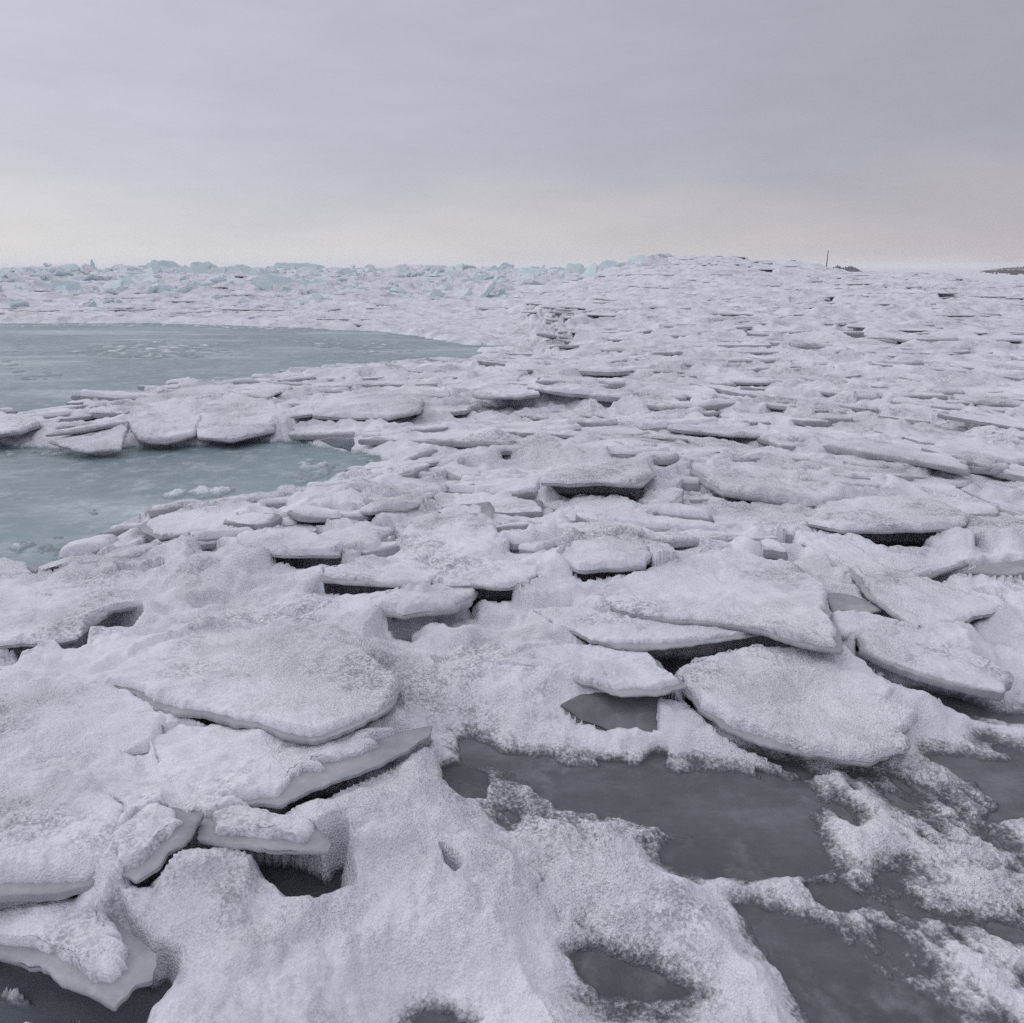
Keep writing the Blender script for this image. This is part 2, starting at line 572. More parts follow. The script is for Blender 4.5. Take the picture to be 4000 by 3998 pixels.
THIN = [  # region, outline, mean snow height over the ice, roughness of cover, edge
    ('o', [(1000, 1540), (1230, 1565), (1240, 1640), (1130, 1660), (1030, 1700), (980, 1640), (930, 1560)], 0.016, 0.016, 0.12),
    ('o', [(1490, 1470), (1580, 1460), (1700, 1560), (1760, 1640), (1932, 1700), (2150, 1760), (2150, 2100), (1500, 2100), (1400, 1760),
           (1560, 1670)], -0.001, 0.024, 0.25),
    ('o', [(1640, 1580), (1760, 1590), (1840, 1650), (1760, 1690), (1660, 1670)], 0.008, 0.012, 0.1),
    ('o', [(1600, 1440), (1700, 1460), (1760, 1520), (1700, 1530), (1620, 1490)], 0.006, 0.016, 0.1),
    ('o', [(1760, 1190), (1932, 1240), (1932, 1330), (1860, 1300)], 0.01, 0.02, 0.15),
    ('o', [(1180, 1560), (1330, 1560), (1340, 1600), (1230, 1610)], 0.004, 0.016, 0.06),
    ('o', [(1400, 1590), (1480, 1590), (1490, 1640), (1420, 1640)], -0.006, 0.016, 0.05),
    ('o', [(850, 760), (1000, 765), (1240, 790), (1200, 810), (1020, 815), (880, 790)], 0.026, 0.016, 0.3),
    ('o', [(640, 590), (1000, 595), (1060, 640), (1000, 690), (900, 700), (880, 640), (700, 625)], 0.030, 0.018, 1.0),
    ('o', [(95, 660), (250, 640), (420, 650), (470, 672), (300, 682), (120, 676)], -0.002, 0.010, 0.8),
    ('o', [(280, 935), (400, 915), (450, 922), (430, 945), (330, 952)], 0.01, 0.02, 0.10),
    ('o', [(150, 965), (185, 960), (196, 972), (160, 975)], 0.0, 0.02, 0.08),
    ('o', [(70, 1010), (180, 1005), (230, 1000), (300, 985), (280, 1030), (150, 1060)], -0.012, 0.03, 0.12),
    ('o', [(540, 850), (720, 868), (650, 905), (520, 930)], 0.000, 0.014, 0.25),
]
SLUSH = [  # frosty snow lying on the pools
    ('o', [(870, 1400), (1000, 1425), (1260, 1440), (1500, 1470), (1480, 1490), (1250, 1462), (1000, 1446)], -0.004, 0.016, 0.05),
    ('o', [(1500, 1480), (1560, 1500), (1580, 1640), (1520, 1650), (1490, 1560)], -0.006, 0.018, 0.08),
    ('o', [(1000, 1520), (1100, 1545), (1230, 1560), (1200, 1580), (1020, 1550)], -0.004, 0.018, 0.05),
    ('o', [(1440, 1700), (1560, 1720), (1700, 1800), (1800, 1900), (1700, 1900), (1560, 1800)], -0.010, 0.020, 0.12),
    ('o', [(1700, 1710), (1932, 1745), (1932, 1790), (1780, 1755)], -0.010, 0.020, 0.10),
    ('o', [(0, 640), (90, 650), (60, 700), (-40, 700)], -0.006, 0.010, 0.9),
    ('o', [(0, 700), (140, 690), (200, 705), (80, 722), (0, 730)], -0.006, 0.010, 0.8),
    ('o', [(480, 635), (700, 640), (820, 660), (880, 680), (700, 672), (520, 655)], -0.006, 0.010, 0.9),
    ('o', [(0, 606), (300, 606), (640, 618), (560, 630), (300, 618), (0, 622)], -0.002, 0.012, 0.9),
    ('o', [(520, 700), (720, 685), (900, 676), (880, 695), (700, 705), (560, 718)], -0.004, 0.010, 0.5),
    ('o', [(0, 848), (240, 852), (240, 866), (0, 866)], -0.006, 0.012, 0.15),
    ('o', [(230, 985), (440, 958), (560, 930), (560, 945), (430, 975), (260, 1002)], -0.002, 0.014, 0.15),
    ('o', [(0, 1000), (120, 1020), (200, 1040), (90, 1080), (0, 1060)], -0.014, 0.024, 0.15),
]
BANKS = [  # raised snow: region, outline, height, shoulder width
    (7, [(1180, 985), (1420, 1050), (1520, 1090), (1580, 1200), (1650, 1340), (1720, 1450), (1900, 1600), (2150, 1650), (2500, 1900), (2900, 2300),
         (600, 2300), (720, 1900), (860, 1680), (900, 1560), (900, 1420), (870, 1240), (850, 1140), (1000, 1050)], 0.17, 0.20),
    (8, [(480, 480), (590, 500), (640, 590), (520, 760), (540, 960), (620, 1130), (500, 1150), (300, 1100), (100, 1050), (50, 950), (120, 800), (20, 640), (330, 580)],
     0.16, 0.18),
    (8, [(560, 500), (760, 560), (940, 580), (990, 680), (1150, 750), (1180, 800), (1080, 830), (880, 800), (740, 640), (620, 590)], 0.10, 0.10),
    (8, [(720, 850), (900, 940), (1150, 950), (1400, 960), (1450, 1060), (1430, 1180), (1300, 1290), (1130, 1340), (1000, 1330), (880, 1200), (760, 1060)], 0.10, 0.15),
    (8, [(820, 95), (980, 95), (1060, 140), (1230, 220), (1340, 260), (1340, 340), (1100, 390), (820, 330), (690, 210), (720, 120)], 0.13, 0.12),
    (7, [(-300, 1850), (0, 1820), (170, 1815), (300, 1850), (450, 1930), (450, 2300), (-300, 2300)], 0.05, 0.08),
    (7, [(-300, 1380), (250, 1310), (480, 1300), (600, 1400), (820, 1250), (900, 1450), (800, 1540), (600, 1540), (300, 1500), (-300, 1450)], 0.13, 0.12),
    (1, [(-400, 1040), (200, 1020), (300, 960), (650, 900), (850, 850), (1400, 800), (1700, 770), (1950, 745), (2300, 770), (2500, 900), (2300, 960),
         (2050, 1000), (1700, 1090), (1480, 1130), (1200, 1150), (900, 1150), (500, 1180), (200, 1160), (-400, 1120)], 0.17, 0.5),
]
HOLES = [  # gaps under and between the floes: region, outline, soft edge (m)
    (7, [(-300, 1570), (0, 1575), (200, 1640), (470, 1750), (620, 1835), (720, 1705), (850, 1555), (835, 1680), (770, 1800), (690, 1929), (700, 2050), (450, 1930), (300, 1850),
         (170, 1815), (0, 1820), (-300, 1840)], 0.008),
    (7, [(1060, 930), (1190, 955), (1500, 1000), (1740, 1010), (1800, 960), (1825, 930), (1830, 1100), (1760, 1140), (1580, 1172), (1500, 1075), (1420, 1040), (1230, 985),
         (1160, 980), (980, 1050), (830, 1130), (850, 1100), (1000, 950)], 0.008),
    (7, [(475, 1030), (520, 1030), (540, 1075), (480, 1080)], 0.01),
    (7, [(690, 500), (735, 490), (735, 545), (690, 530)], 0.01),
    (7, [(1670, 655), (1740, 640), (1730, 690), (1690, 700)], 0.01),
    (7, [(1190, 320), (1330, 320), (1360, 350), (1210, 335)], 0.01),
    (8, [(585, 950), (640, 990), (690, 1050), (660, 1080), (610, 1040)], 0.012),
    (8, [(590, 400), (640, 390), (800, 430), (790, 540), (700, 580), (620, 540), (585, 480)], 0.012),
    (8, [(1690, 380), (1760, 320), (1800, 330), (1790, 410), (1750, 445), (1690, 410)], 0.01),
    (8, [(1430, 358), (1590, 375), (1580, 395), (1450, 385)], 0.01),
    (4, [(490, 1065), (520, 1000), (600, 950), (770, 935), (700, 1040), (640, 1058), (510, 1078)], 0.015),
    (4, [(350, 1160), (450, 1095), (440, 1150), (420, 1185), (370, 1180)], 0.015),
    (4, [(140, 1140), (200, 1130), (220, 1160), (180, 1190), (130, 1160)], 0.015),
    (4, [(-150, 1190), (80, 1170), (110, 1190), (70, 1280), (-150, 1290)], 0.02),
    (4, [(1330, 632), (1600, 655), (1835, 655), (1800, 668), (1700, 672), (1560, 702), (1440, 692)], 0.015),
    (4, [(855, 560), (990, 535), (1005, 580), (900, 588)], 0.015),
    (4, [(1090, 512), (1190, 505), (1160, 530), (1110, 532)], 0.015),
    (4, [(80, 770), (160, 755), (180, 790), (90, 800)], 0.015),
    (4, [(640, 720), (760, 725), (860, 690), (870, 710), (780, 738), (650, 735)], 0.02),
    (4, [(1620, 505), (1655, 505), (1650, 540), (1590, 575), (1600, 550)], 0.015),
    (4, [(1040, 855), (1100, 840), (1270, 850), (1270, 900), (1080, 905)], 0.05),
    (5, [(20, 788), (250, 806), (480, 818), (505, 830), (300, 860), (250, 828)], 0.015),
    (5, [(745, 815), (860, 825), (1070, 812), (1090, 822), (1010, 870), (880, 875), (790, 850)], 0.02),
    (5, [(1355, 735), (1690, 712), (1715, 765), (1600, 778), (1400, 765)], 0.02),
    (5, [(1275, 262), (1400, 258), (1560, 265), (1600, 320), (1800, 342), (1660, 352), (1510, 312), (1400, 278)], 0.02),
    (5, [(200, 418), (260, 408), (395, 400), (340, 437), (260, 437)], 0.02),
    (5, [(250, 520), (300, 508), (360, 548), (290, 535)], 0.02),
    (5, [(975, 478), (1010, 478), (1020, 500), (1000, 520)], 0.012),
    (5, [(1795, 888), (1840, 870), (1890, 885), (1840, 898)], 0.015),
    (5, [(355, 1065), (430, 1065), (430, 1085), (360, 1082)], 0.012),
    (5, [(760, 1095), (860, 1090), (850, 1125), (780, 1125)], 0.03),
    (5, [(540, 1190), (600, 1180), (560, 1210)], 0.015),
    (5, [(390, 975), (700, 945), (745, 910), (760, 880), (775, 900), (740, 960), (960, 985), (960, 1020), (650, 1050), (560, 1020)], 0.04),
    (5, [(1075, 935), (1280, 930), (1305, 970), (1170, 965)], 0.04),
    (5, [(1640, 1150), (1800, 1150), (1930, 1140), (1925, 1190), (1800, 1285), (1700, 1210)], 0.01),
    (6, [(-30, 1145), (120, 1140), (300, 1115), (520, 1078), (600, 1130), (730, 1160), (660, 1150), (530, 1130), (400, 1150), (260, 1190), (120, 1210), (0, 1290), (-60, 1230)],
     0.012),
    (6, [(940, 513), (1200, 520), (1370, 517), (1330, 570), (1410, 618), (1180, 615), (1100, 598), (1000, 560)], 0.02),
    (6, [(1395, 765), (1590, 722), (1740, 695), (1870, 722), (2300, 800), (2300, 880), (1930, 805), (1860, 790), (1700, 760), (1650, 745), (1470, 795)], 0.015),
    (6, [(1640, 880), (1720, 850), (1830, 870), (1840, 912), (1760, 905)], 0.02),
    (6, [(1090, 968), (1195, 955), (1260, 1025), (1200, 1010)], 0.012),
    (6, [(960, 1110), (1020, 1130), (1140, 1240), (1250, 1280), (1420, 1332), (1380, 1335), (1200, 1285), (1130, 1270), (1060, 1215), (990, 1215)], 0.012),
    (6, [(1490, 1300), (1600, 1340), (1640, 1390), (1540, 1370)], 0.02),
    (9, [(520, 418), (640, 455), (745, 510), (690, 515), (580, 455)], 0.01),
    (6, [(1480, 330), (1650, 355), (1930, 395), (1680, 395), (1580, 365)], 0.05),
    (6, [(1200, 20), (1250, 30), (1290, 60), (1220, 50)], 0.05),
    (6, [(1390, 75), (1460, 80), (1420, 105), (1370, 95)], 0.06),
    (6, [(780, 205), (820, 210), (800, 225)], 0.04),
    (2, [(490, 900), (630, 907), (645, 925), (600, 932), (510, 918)], 0.04),
    (2, [(770, 904), (1005, 902), (960, 915), (880, 922)], 0.04),
    (2, [(0, 1012), (150, 1015), (300, 1015), (480, 980), (480, 990), (300, 1025), (150, 1022)], 0.04),
    (2, [(1080, 968), (1190, 968), (1150, 978), (1100, 976)], 0.05),
    (2, [(1400, 1003), (1600, 1000), (1560, 1012), (1440, 1010)], 0.06),
    (2, [(600, 595), (880, 600), (1040, 600), (900, 612), (700, 606)], 0.15),
    (2, [(1110, 575), (1210, 572), (1180, 582)], 0.12),
    (2, [(1150, 640), (1300, 620), (1240, 640), (1180, 650)], 0.12),
    (2, [(1570, 790), (1730, 760), (1660, 785), (1600, 795)], 0.08),
    (2, [(1630, 895), (1670, 905), (1640, 910)], 0.06),
    (1, [(680, 1060), (705, 1090), (735, 1140), (700, 1130), (665, 1180), (655, 1150)], 0.03),
    (1, [(1700, 1130), (1760, 1125), (1900, 1195), (1820, 1200), (1740, 1170)], 0.04),
    (3, [(400, 600), (520, 625), (500, 650), (430, 625)], 0.2),
    (3, [(940, 600), (1080, 620), (1340, 655), (1180, 655), (1000, 640)], 0.2),
    (3, [(1480, 685), (1640, 680), (1560, 692)], 0.12),
    (3, [(820, 495), (880, 470), (850, 500)], 0.2),
    (3, [(460, 770), (500, 800), (620, 800), (520, 825)], 0.1),
    (3, [(0, 878), (60, 890), (220, 910), (120, 915)], 0.06),
    (3, [(640, 885), (760, 880), (690, 890)], 0.06),
    (3, [(1100, 785), (1290, 785), (1180, 795)], 0.1),
]

G_NEAR = "snow topped ice floes heaped in the near field"
FLOES = [  # region, outline, (z near, z far), thickness, snow depth, {vertex: bare border}, label
    (7, [(-250, 1400), (0, 1350), (250, 1310), (480, 1290), (700, 1420), (850, 1550), (800, 1690), (720, 1705), (620, 1840), (470, 1760), (200, 1640), (0, 1575), (-250, 1500)],
     (0.13, 0.08), 0.045, 0.05, {5: .10, 6: .09, 7: .07, 8: .12, 9: .12, 10: .11, 11: .10, 12: .08, 4: .03},
     "pointed grey ice wedge under crumbled snow over the black gap in the bottom left corner"),
    (7, [(-250, 1235), (0, 1232), (300, 1215), (480, 1180), (560, 1090), (640, 980), (700, 800), (500, 640), (200, 600), (-250, 640)],
     (0.22, 0.18), 0.07, 0.06, {0: .05, 1: .05, 2: .04, 3: .03},
     "broad snowy slab with a smooth grey rim above the pointed ice wedge"),
    (7, [(1100, 800), (1060, 900), (850, 1100), (740, 1150), (640, 1110), (620, 950), (720, 800), (850, 730), (980, 750)],
     (0.21, 0.23), 0.04, 0.045, {0: .06, 1: .09, 2: .09, 3: .06, 8: .02},
     "ice slab with a wide bare grey corner pointing up right beside the snowy dome"),
    (7, [(1100, 812), (1260, 790), (1560, 800), (1700, 850), (1780, 940), (1765, 1000), (1500, 1000), (1190, 958), (1075, 935)],
     (0.19, 0.18), 0.045, 0.05, {4: .05, 5: .07, 6: .085, 7: .085, 8: .07, 0: .03},
     "tongue of bare grey ice with a rounded right end over a dark gap"),
    ('o', [(280, 1400), (330, 1386), (450, 1376), (600, 1402), (700, 1392), (820, 1367), (812, 1387), (720, 1440), (592, 1490), (530, 1520), (400, 1515), (300, 1470)],
     (0.20, 0.09), 0.05, 0.05, {4: .03, 5: .12, 6: .17, 7: .15, 8: .09, 9: .03},
     "long slab with a smooth grey strip of bare ice along its lower right edge"),
    ('o', [(200, 1290), (260, 1232), (380, 1195), (540, 1190), (680, 1230), (772, 1285), (740, 1332), (640, 1386), (590, 1397), (500, 1376), (390, 1353), (300, 1332), (250, 1300)],
     (0.225, 0.14), 0.06, 0.045, {5: .02, 6: .02, 7: .03, 8: .03, 9: .03, 10: .03, 11: .03, 12: .02, 0: .01},
     "large smooth snowy floe whose curved grey lower edge overlies the long slab"),
    ('o', [(-80, 1270), (0, 1272), (120, 1283), (210, 1305), (260, 1330), (320, 1368), (280, 1420), (200, 1440), (0, 1450), (-80, 1450)],
     (0.14, 0.14), 0.05, 0.06, {}, "thickly snowed floe at the left edge under the curved floe"),
    ('o', [(930, 1250), (1060, 1215), (1205, 1222), (1255, 1265), (1302, 1295), (1242, 1312), (1170, 1310), (1110, 1292), (1030, 1274)],
     (0.15, 0.12), 0.03, 0.035, {2: .01, 3: .03, 4: .06, 5: .05, 6: .03, 7: .03},
     "thin snowy slab with a sharp tip pointing right above the upright dark ice block"),
    (8, [(1230, 215), (1340, 150), (1500, 150), (1752, 168), (1752, 374), (1650, 372), (1480, 350), (1330, 290)],
     (-0.04, 0.09), 0.035, 0.0, {}, "square bare ice plate coloured dark for shade under the sharp tipped slab"),
    ('o', [(1290, 1265), (1370, 1237), (1450, 1224), (1590, 1230), (1628, 1256), (1640, 1278), (1692, 1303), (1672, 1328), (1728, 1358), (1700, 1384), (1722, 1410), (1640, 1440), (1530, 1441),
            (1440, 1405), (1360, 1370), (1290, 1302)],
     (0.02, 0.10), 0.05, 0.05, {12: .02, 13: .03, 14: .035, 15: .02}, "big domed snowy slab with a thin black crack along its lower left side"),
    ('o', [(1590, 1229), (1500, 1213), (1437, 1192), (1370, 1180), (1260, 1168), (1160, 1150), (1120, 1128), (1170, 1095), (1300, 1052), (1450, 1062), (1530, 1095), (1562, 1115), (1575, 1165)],
     (0.25, 0.13), 0.05, 0.04, {0: .03, 1: .05, 2: .04, 3: .02, 4: .02, 5: .01, 12: .03}, "widest flat white slab above the long dark wedge of the gap"),
    ('o', [(1005, 1152), (1100, 1150), (1250, 1165), (1400, 1182), (1440, 1196), (1300, 1217), (1203, 1222), (1120, 1208), (1050, 1185)],
     (0.19, 0.13), 0.04, 0.03, {4: .03, 5: .04, 6: .05, 7: .02}, "thin layer of ice roofing the dark wedge under the widest white slab"),
    ('o', [(1605, 1192), (1640, 1178), (1740, 1193), (1830, 1228), (1920, 1285), (1900, 1312), (1790, 1292), (1700, 1264), (1620, 1227)],
     (0.09, 0.13), 0.09, 0.035, {0: .02, 8: .03, 7: .03, 6: .02},
     "elongated slab with a thick grey front face running down to the right edge"),
    (6, [(770, 478), (860, 495), (950, 515), (1200, 518), (1380, 516), (1560, 500), (1650, 450), (1400, 350), (1100, 340), (850, 390)],
     (0.24, 0.14), 0.05, 0.05, {2: .02, 3: .03, 4: .02}, "straight edged white slab roofing the dark triangular gap at the right"),
    (6, [(735, 585), (850, 500), (960, 560), (1090, 610), (1250, 645), (1460, 665), (1640, 690), (1400, 768), (1560, 845), (1800, 940), (1600, 1020), (1340, 1040), (1200, 950),
         (1090, 870), (960, 730), (830, 640)],
     (0.15, 0.16), 0.05, 0.035, {12: .02, 13: .05, 14: .05, 6: .05, 7: .04, 5: .03}, "long slanting slab with bare glassy borders running from the ridge down to the right"),
    (6, [(870, 885), (870, 850), (1010, 870), (1100, 905), (1170, 940), (1090, 970), (960, 950), (885, 965)],
     (0.10, 0.14), 0.03, 0.0, {}, "small bare grey plate wedged between the widest slab and the long slanting slab"),
    (6, [(885, 975), (970, 945), (1090, 965), (1190, 1010), (1260, 1027), (1180, 1070), (1030, 1090), (940, 1080), (900, 1030)],
     (0.12, 0.13), 0.05, 0.045, {1: .01, 2: .01}, "small rounded snowy block below the small bare grey plate"),
    (6, [(1590, 740), (1660, 742), (1760, 752), (1890, 750), (2100, 720), (2100, 660), (1900, 670), (1740, 690)],
     (0.19, 0.2), 0.03, 0.0, {}, "thin bare ice sheet over the black gaps at the right edge"),
    (5, [(1120, 258), (1280, 262), (1420, 255), (1570, 266), (1660, 272), (1740, 215), (1700, 160), (1500, 130), (1300, 150), (1150, 215)],
     (0.25, 0.12), 0.06, 0.05, {3: .03, 4: .06, 5: .03}, "snowy slab with a grey right corner above the long dark gap in the middle"),
    (5, [(560, 408), (640, 380), (850, 358), (872, 400), (850, 448), (700, 440), (620, 432)],
     (0.14, 0.22), 0.04, 0.012, {1: .03, 2: .12, 3: .14, 4: .06}, "tilted bare teal plate standing out of the snow in the middle"),
    (5, [(150, 410), (330, 330), (560, 325), (430, 390), (395, 402), (260, 408), (200, 420)],
     (0.20, 0.12), 0.05, 0.05, {4: .02, 5: .02, 6: .02}, "low snowy floe over a small lens shaped gap left of the teal plate"),
    (5, [(370, 548), (430, 460), (620, 435), (780, 455), (880, 520), (890, 610), (860, 690), (700, 710), (560, 695), (430, 680)],
     (0.13, 0.13), 0.05, 0.07, {}, "round domed snow covered floe below the tilted teal plate"),
    (5, [(1350, 732), (1500, 720), (1690, 710), (1725, 655), (1640, 560), (1450, 555), (1280, 600), (1200, 690)],
     (0.23, 0.12), 0.055, 0.05, {0: .01, 1: .01, 2: .01}, "snowy slab with a straight front edge over a shallow grey recess"),
    (5, [(745, 815), (900, 828), (1070, 810), (1110, 730), (950, 690), (720, 700), (540, 770), (620, 815)],
     (0.21, 0.13), 0.04, 0.04, {0: .01, 1: .015}, "snowy floe with a notched front lip left of the straight edged recess"),
    (5, [(380, 970), (520, 950), (660, 936), (740, 900), (772, 842), (700, 822), (500, 838), (310, 862), (200, 900), (230, 950)],
     (0.24, 0.13), 0.06, 0.05, {0: .01, 1: .01, 2: .02, 3: .03, 4: .02}, "rounded white slab curling up at its right end over grey shade"),
    (5, [(-60, 782), (100, 795), (250, 806), (500, 816), (630, 745), (430, 690), (150, 690), (-60, 735)],
     (0.22, 0.13), 0.05, 0.035, {1: .05, 0: .06, 2: .03}, "flat snowy floe with a bare glassy left end over a black slit"),
    (4, [(1290, 600), (1335, 628), (1600, 652), (1838, 652), (1850, 590), (1640, 530), (1400, 520), (1270, 560)],
     (0.22, 0.13), 0.04, 0.05, {2: .01, 3: .015}, "snowy floe with a long straight lip over a dark slot near the frozen pool"),
    (4, [(-150, 1135), (0, 1130), (300, 1128), (420, 1105), (490, 1045), (600, 945), (720, 925), (520, 860), (200, 850), (-150, 870)],
     (0.14, 0.12), 0.05, 0.05, {}, "wide snowy floe at the left edge beside the black square hole"),
    (4, [(-150, 690), (50, 686), (140, 696), (162, 754), (0, 768), (-150, 772)],
     (0.17, 0.14), 0.07, 0.04, {}, "blunt ended snowy block at the left edge on the shore of the grey pool"),
    (4, [(230, 735), (275, 715), (500, 695), (700, 660), (850, 612), (885, 588), (660, 618), (510, 645), (470, 668), (380, 690), (260, 690), (210, 715)],
     (0.12, 0.13), 0.05, 0.03, {7: .05, 8: .06, 6: .04}, "narrow strip of floe along the near shore of the grey pool"),
    (4, [(720, 490), (860, 560), (990, 532), (1200, 500), (1400, 430), (1440, 400), (1200, 385), (1000, 395), (850, 430)],
     (0.16, 0.11), 0.05, 0.035, {0: .05, 1: .04, 8: .05}, "low slushy floe jutting into the near end of the grey pool"),
    (1, [(700, 1075), (715, 960), (850, 900), (1010, 930), (1085, 1020), (1050, 1105), (900, 1145), (745, 1132)],
     (0.05, 0.22), 0.07, 0.06, {5: .02, 6: .02}, "rounded snow block right of the tilted wedge in the bank between the grey pools"),
    (1, [(1030, 1030), (1100, 900), (1260, 865), (1450, 900), (1530, 1000), (1480, 1085), (1250, 1135), (1070, 1120)],
     (0.04, 0.2), 0.07, 0.05, {5: .02, 6: .03}, "wide low snow block in the middle of the bank between the grey pools"),
    (1, [(850, 890), (1100, 842), (1420, 828), (1580, 850), (1440, 905), (1250, 875), (1040, 915)],
     (0.24, 0.22), 0.05, 0.03, {5: .02, 4: .02}, "thin slab lying along the back crest of the bank between the grey pools"),
    (1, [(255, 1138), (430, 1100), (640, 1062), (692, 1035), (680, 1075), (650, 1185), (430, 1190), (330, 1165)],
     (0.02, 0.26), 0.05, 0.03, {0: .04, 1: .06, 2: .08, 3: .06}, "tilted wedge with a grey upper face left of the great domed block"),
    (1, [(1720, 1128), (1790, 1120), (1912, 1118), (1922, 1150), (1892, 1196), (1820, 1168)],
     (0.05, 0.30), 0.025, 0.0, {}, "thin pale translucent shard hanging over the shadow at the bank's right end"),
    (1, [(-250, 1030), (0, 1030), (190, 1020), (210, 1050), (100, 1085), (0, 1100), (-250, 1110)],
     (0.16, 0.2), 0.08, 0.05, {}, "blocky snow topped floe at the left edge of the bank between the pools"),
    (2, [(-110, 1000), (0, 1008), (150, 1014), (300, 1014), (482, 976), (495, 900), (300, 850), (100, 880), (-100, 930)],
     (0.20, 0.18), 0.08, 0.07, {3: .02, 4: .02}, "thick white slab with a long shaded front edge in the bank beside the domed block"),
    (2, [(480, 895), (632, 904), (640, 880), (560, 850), (400, 840), (330, 862)],
     (0.22, 0.22), 0.08, 0.05, {}, "short block over a square dark notch right of the bank"),
    (2, [(748, 885), (790, 902), (1010, 901), (1120, 885), (1050, 850), (880, 845)],
     (0.22, 0.2), 0.08, 0.05, {0: .03, 1: .03}, "lens shaped slab over a thin dark slot right of the square notch"),
]

# ------------------------------------------------------------------ the polar grid of the snow ground
AZ_N = 1340
AZ0, AZ1 = R(-66), R(66)
az_lin = np.linspace(-1, 1, AZ_N)
AZS = az_lin * AZ1
D0, DSTEP = 0.62, 1.0052
ND = int(math.log(95 / D0) / math.log(DSTEP))
DS = D0 * DSTEP ** np.arange(ND)
ext = [DS[-1]]
while ext[-1] < 2600:
    ext.append(ext[-1] * 1.05)
DS = np.concatenate([DS, ext[1:]])
GA, GD = np.meshgrid(AZS, DS)
GX, GY = GD * np.sin(GA), GD * np.cos(GA)


def relief(az_, d):
    """how high the heaped ice field stands, by bearing and distance"""
    # left: flat pools, then a pressure ridge; right: the field climbs steadily
    w = sstep(-0.08, 0.16, az_ - 0.10 * sstep(6, 20, d) + 0.06)
    left = 1.28 * sstep(27, 58, d) * (1 - 0.75 * sstep(62, 100, d))
    rgt = 1.30 * sstep(6, 52, d) ** 0.85 * (1 - 0.85 * sstep(56, 110, d))
    mound = 0.80 * np.exp(-((az_ - 0.235) / 0.075) ** 2) * sstep(30, 48, d) * (1 - sstep(50, 75, d))
    rgt = rgt * (1 - 0.16 * sstep(0.27, 0.36, az_) - 0.42 * sstep(0.46, 0.54, az_)) 
    return left * (1 - w) + rgt * w + mound


def field_base(x, y, d, az_):
    rel = relief(az_, d)
    far_w = np.clip(d / 14, 0.25, 1.0)
    # pressed together from the left and far side: humps stretched across the view
    und = 0.055 * far_w * fbm(x * 0.55, y * 0.85, 41, 3) + 0.10 * far_w * fbm(x * 0.16, y * 0.26, 45, 3)
    rough = sstep(0.05, 0.7, rel)
    und = und + rough * 0.10 * np.abs(fbm(x * 0.5 + 5, y * 0.9, 51, 3))
    return 0.06 + rel + und * (1 - 0.7 * sstep(80, 400, d))


def shingles(x, y, sx, sy, seed):
    """pressed ice: flat pieces tipped up on the near side, stepping down to the next piece"""
    wx = x + 0.35 * sx * fbm(x / sx * 0.7, y / sy * 0.7, seed, 3)
    wy = y + 0.35 * sy * fbm(x / sx * 0.7 + 7, y / sy * 0.7, seed + 5, 3)
    px, py = wx / sx, wy / sy
    ix, iy = np.floor(px).astype(np.int64), np.floor(py).astype(np.int64)
    best = np.full(x.shape, 9e9)
    out = np.zeros(x.shape)
    for dx_ in (-1, 0, 1):
        for dy_ in (-1, 0, 1):
            cx, cy = ix + dx_, iy + dy_
            h = (cx * 374761393 + cy * 668265263 + seed * 974634777) & 0xffffffff
            h = ((h ^ (h >> 13)) * 1274126177) & 0xffffffff
            h = h ^ (h >> 16)
            r1, r2, r3, r4 = (h & 255) / 255., ((h >> 8) & 255) / 255., ((h >> 16) & 255) / 255., ((h >> 24) & 255) / 255.
            ox, oy = px - (cx + 0.15 + 0.7 * r1), py - (cy + 0.15 + 0.7 * r2)
            d = ox * ox + oy * oy
            val = -oy * (0.2 + 0.9 * r3) + ox * (r4 - 0.5) * 0.9 + (r1 + r4 - 1) * 0.5
            out = np.where(d < best, val, out)
            best = np.minimum(best, d)
    return out


print("grid", GX.shape)
H = field_base(GX, GY, GD, GA)
msk = sstep(-0.25, 0.5, fbm(GX * 0.35, GY * 0.5, 121, 3)) * 0.75 + 0.25
sh_w = sstep(3.2, 6.0, GD) * (1 - sstep(120, 300, GD)) * msk
H += sh_w * 0.050 * shingles(GX, GY, 0.85, 0.62, 131) * np.clip(0.8 + GD / 40, 0.8, 1.6)
H += sh_w * 0.060 * shingles(GX, GY, 2.1, 1.5, 137) * sstep(8, 20, GD)
ridge_w = sstep(0.06, -0.02, GA) * sstep(30, 42, GD) * (1 - sstep(75, 110, GD))
H += ridge_w * (0.22 * shingles(GX, GY, 1.6, 1.5, 141) + 0.20 * shingles(GX, GY, 4.5, 3.0, 147))
PSD = np.full(GX.shape, 9.0)         # distance to the nearest pool
UNDER = np.zeros(GX.shape, bool)      # cells with a floe above them

# fine streak noise shared by thin snow
sth = math.atan2(*(np.subtract(ground_pt(1932, 1790, 0), ground_pt(1560, 1480, 0))[::-1]))
ux, uy = math.cos(sth), math.sin(sth)
SA, SB = GX * ux + GY * uy, -GX * uy + GY * ux


def win(poly, pad):
    px, py = poly[:, 0], poly[:, 1]
    dd = np.hypot(px, py)
    a = np.arctan2(px, py)
    dmin, dmax = max(dd.min() - pad, D0), dd.max() + pad
    # distance to the polygon's nearest edge may be less than to its corners: pad generously
    dmin = max(D0, dmin - 0.15 * (dd.max() - dd.min()) - 0.05)
    pa = pad / max(dmin, 0.3) + 0.01
    i0, i1 = np.searchsorted(DS, [dmin, dmax])
    j0, j1 = np.searchsorted(AZS, [a.min() - pa, a.max() + pa])
    return slice(max(i0 - 1, 0), min(i1 + 1, len(DS))), slice(max(j0 - 1, 0), min(j1 + 1, AZ_N))


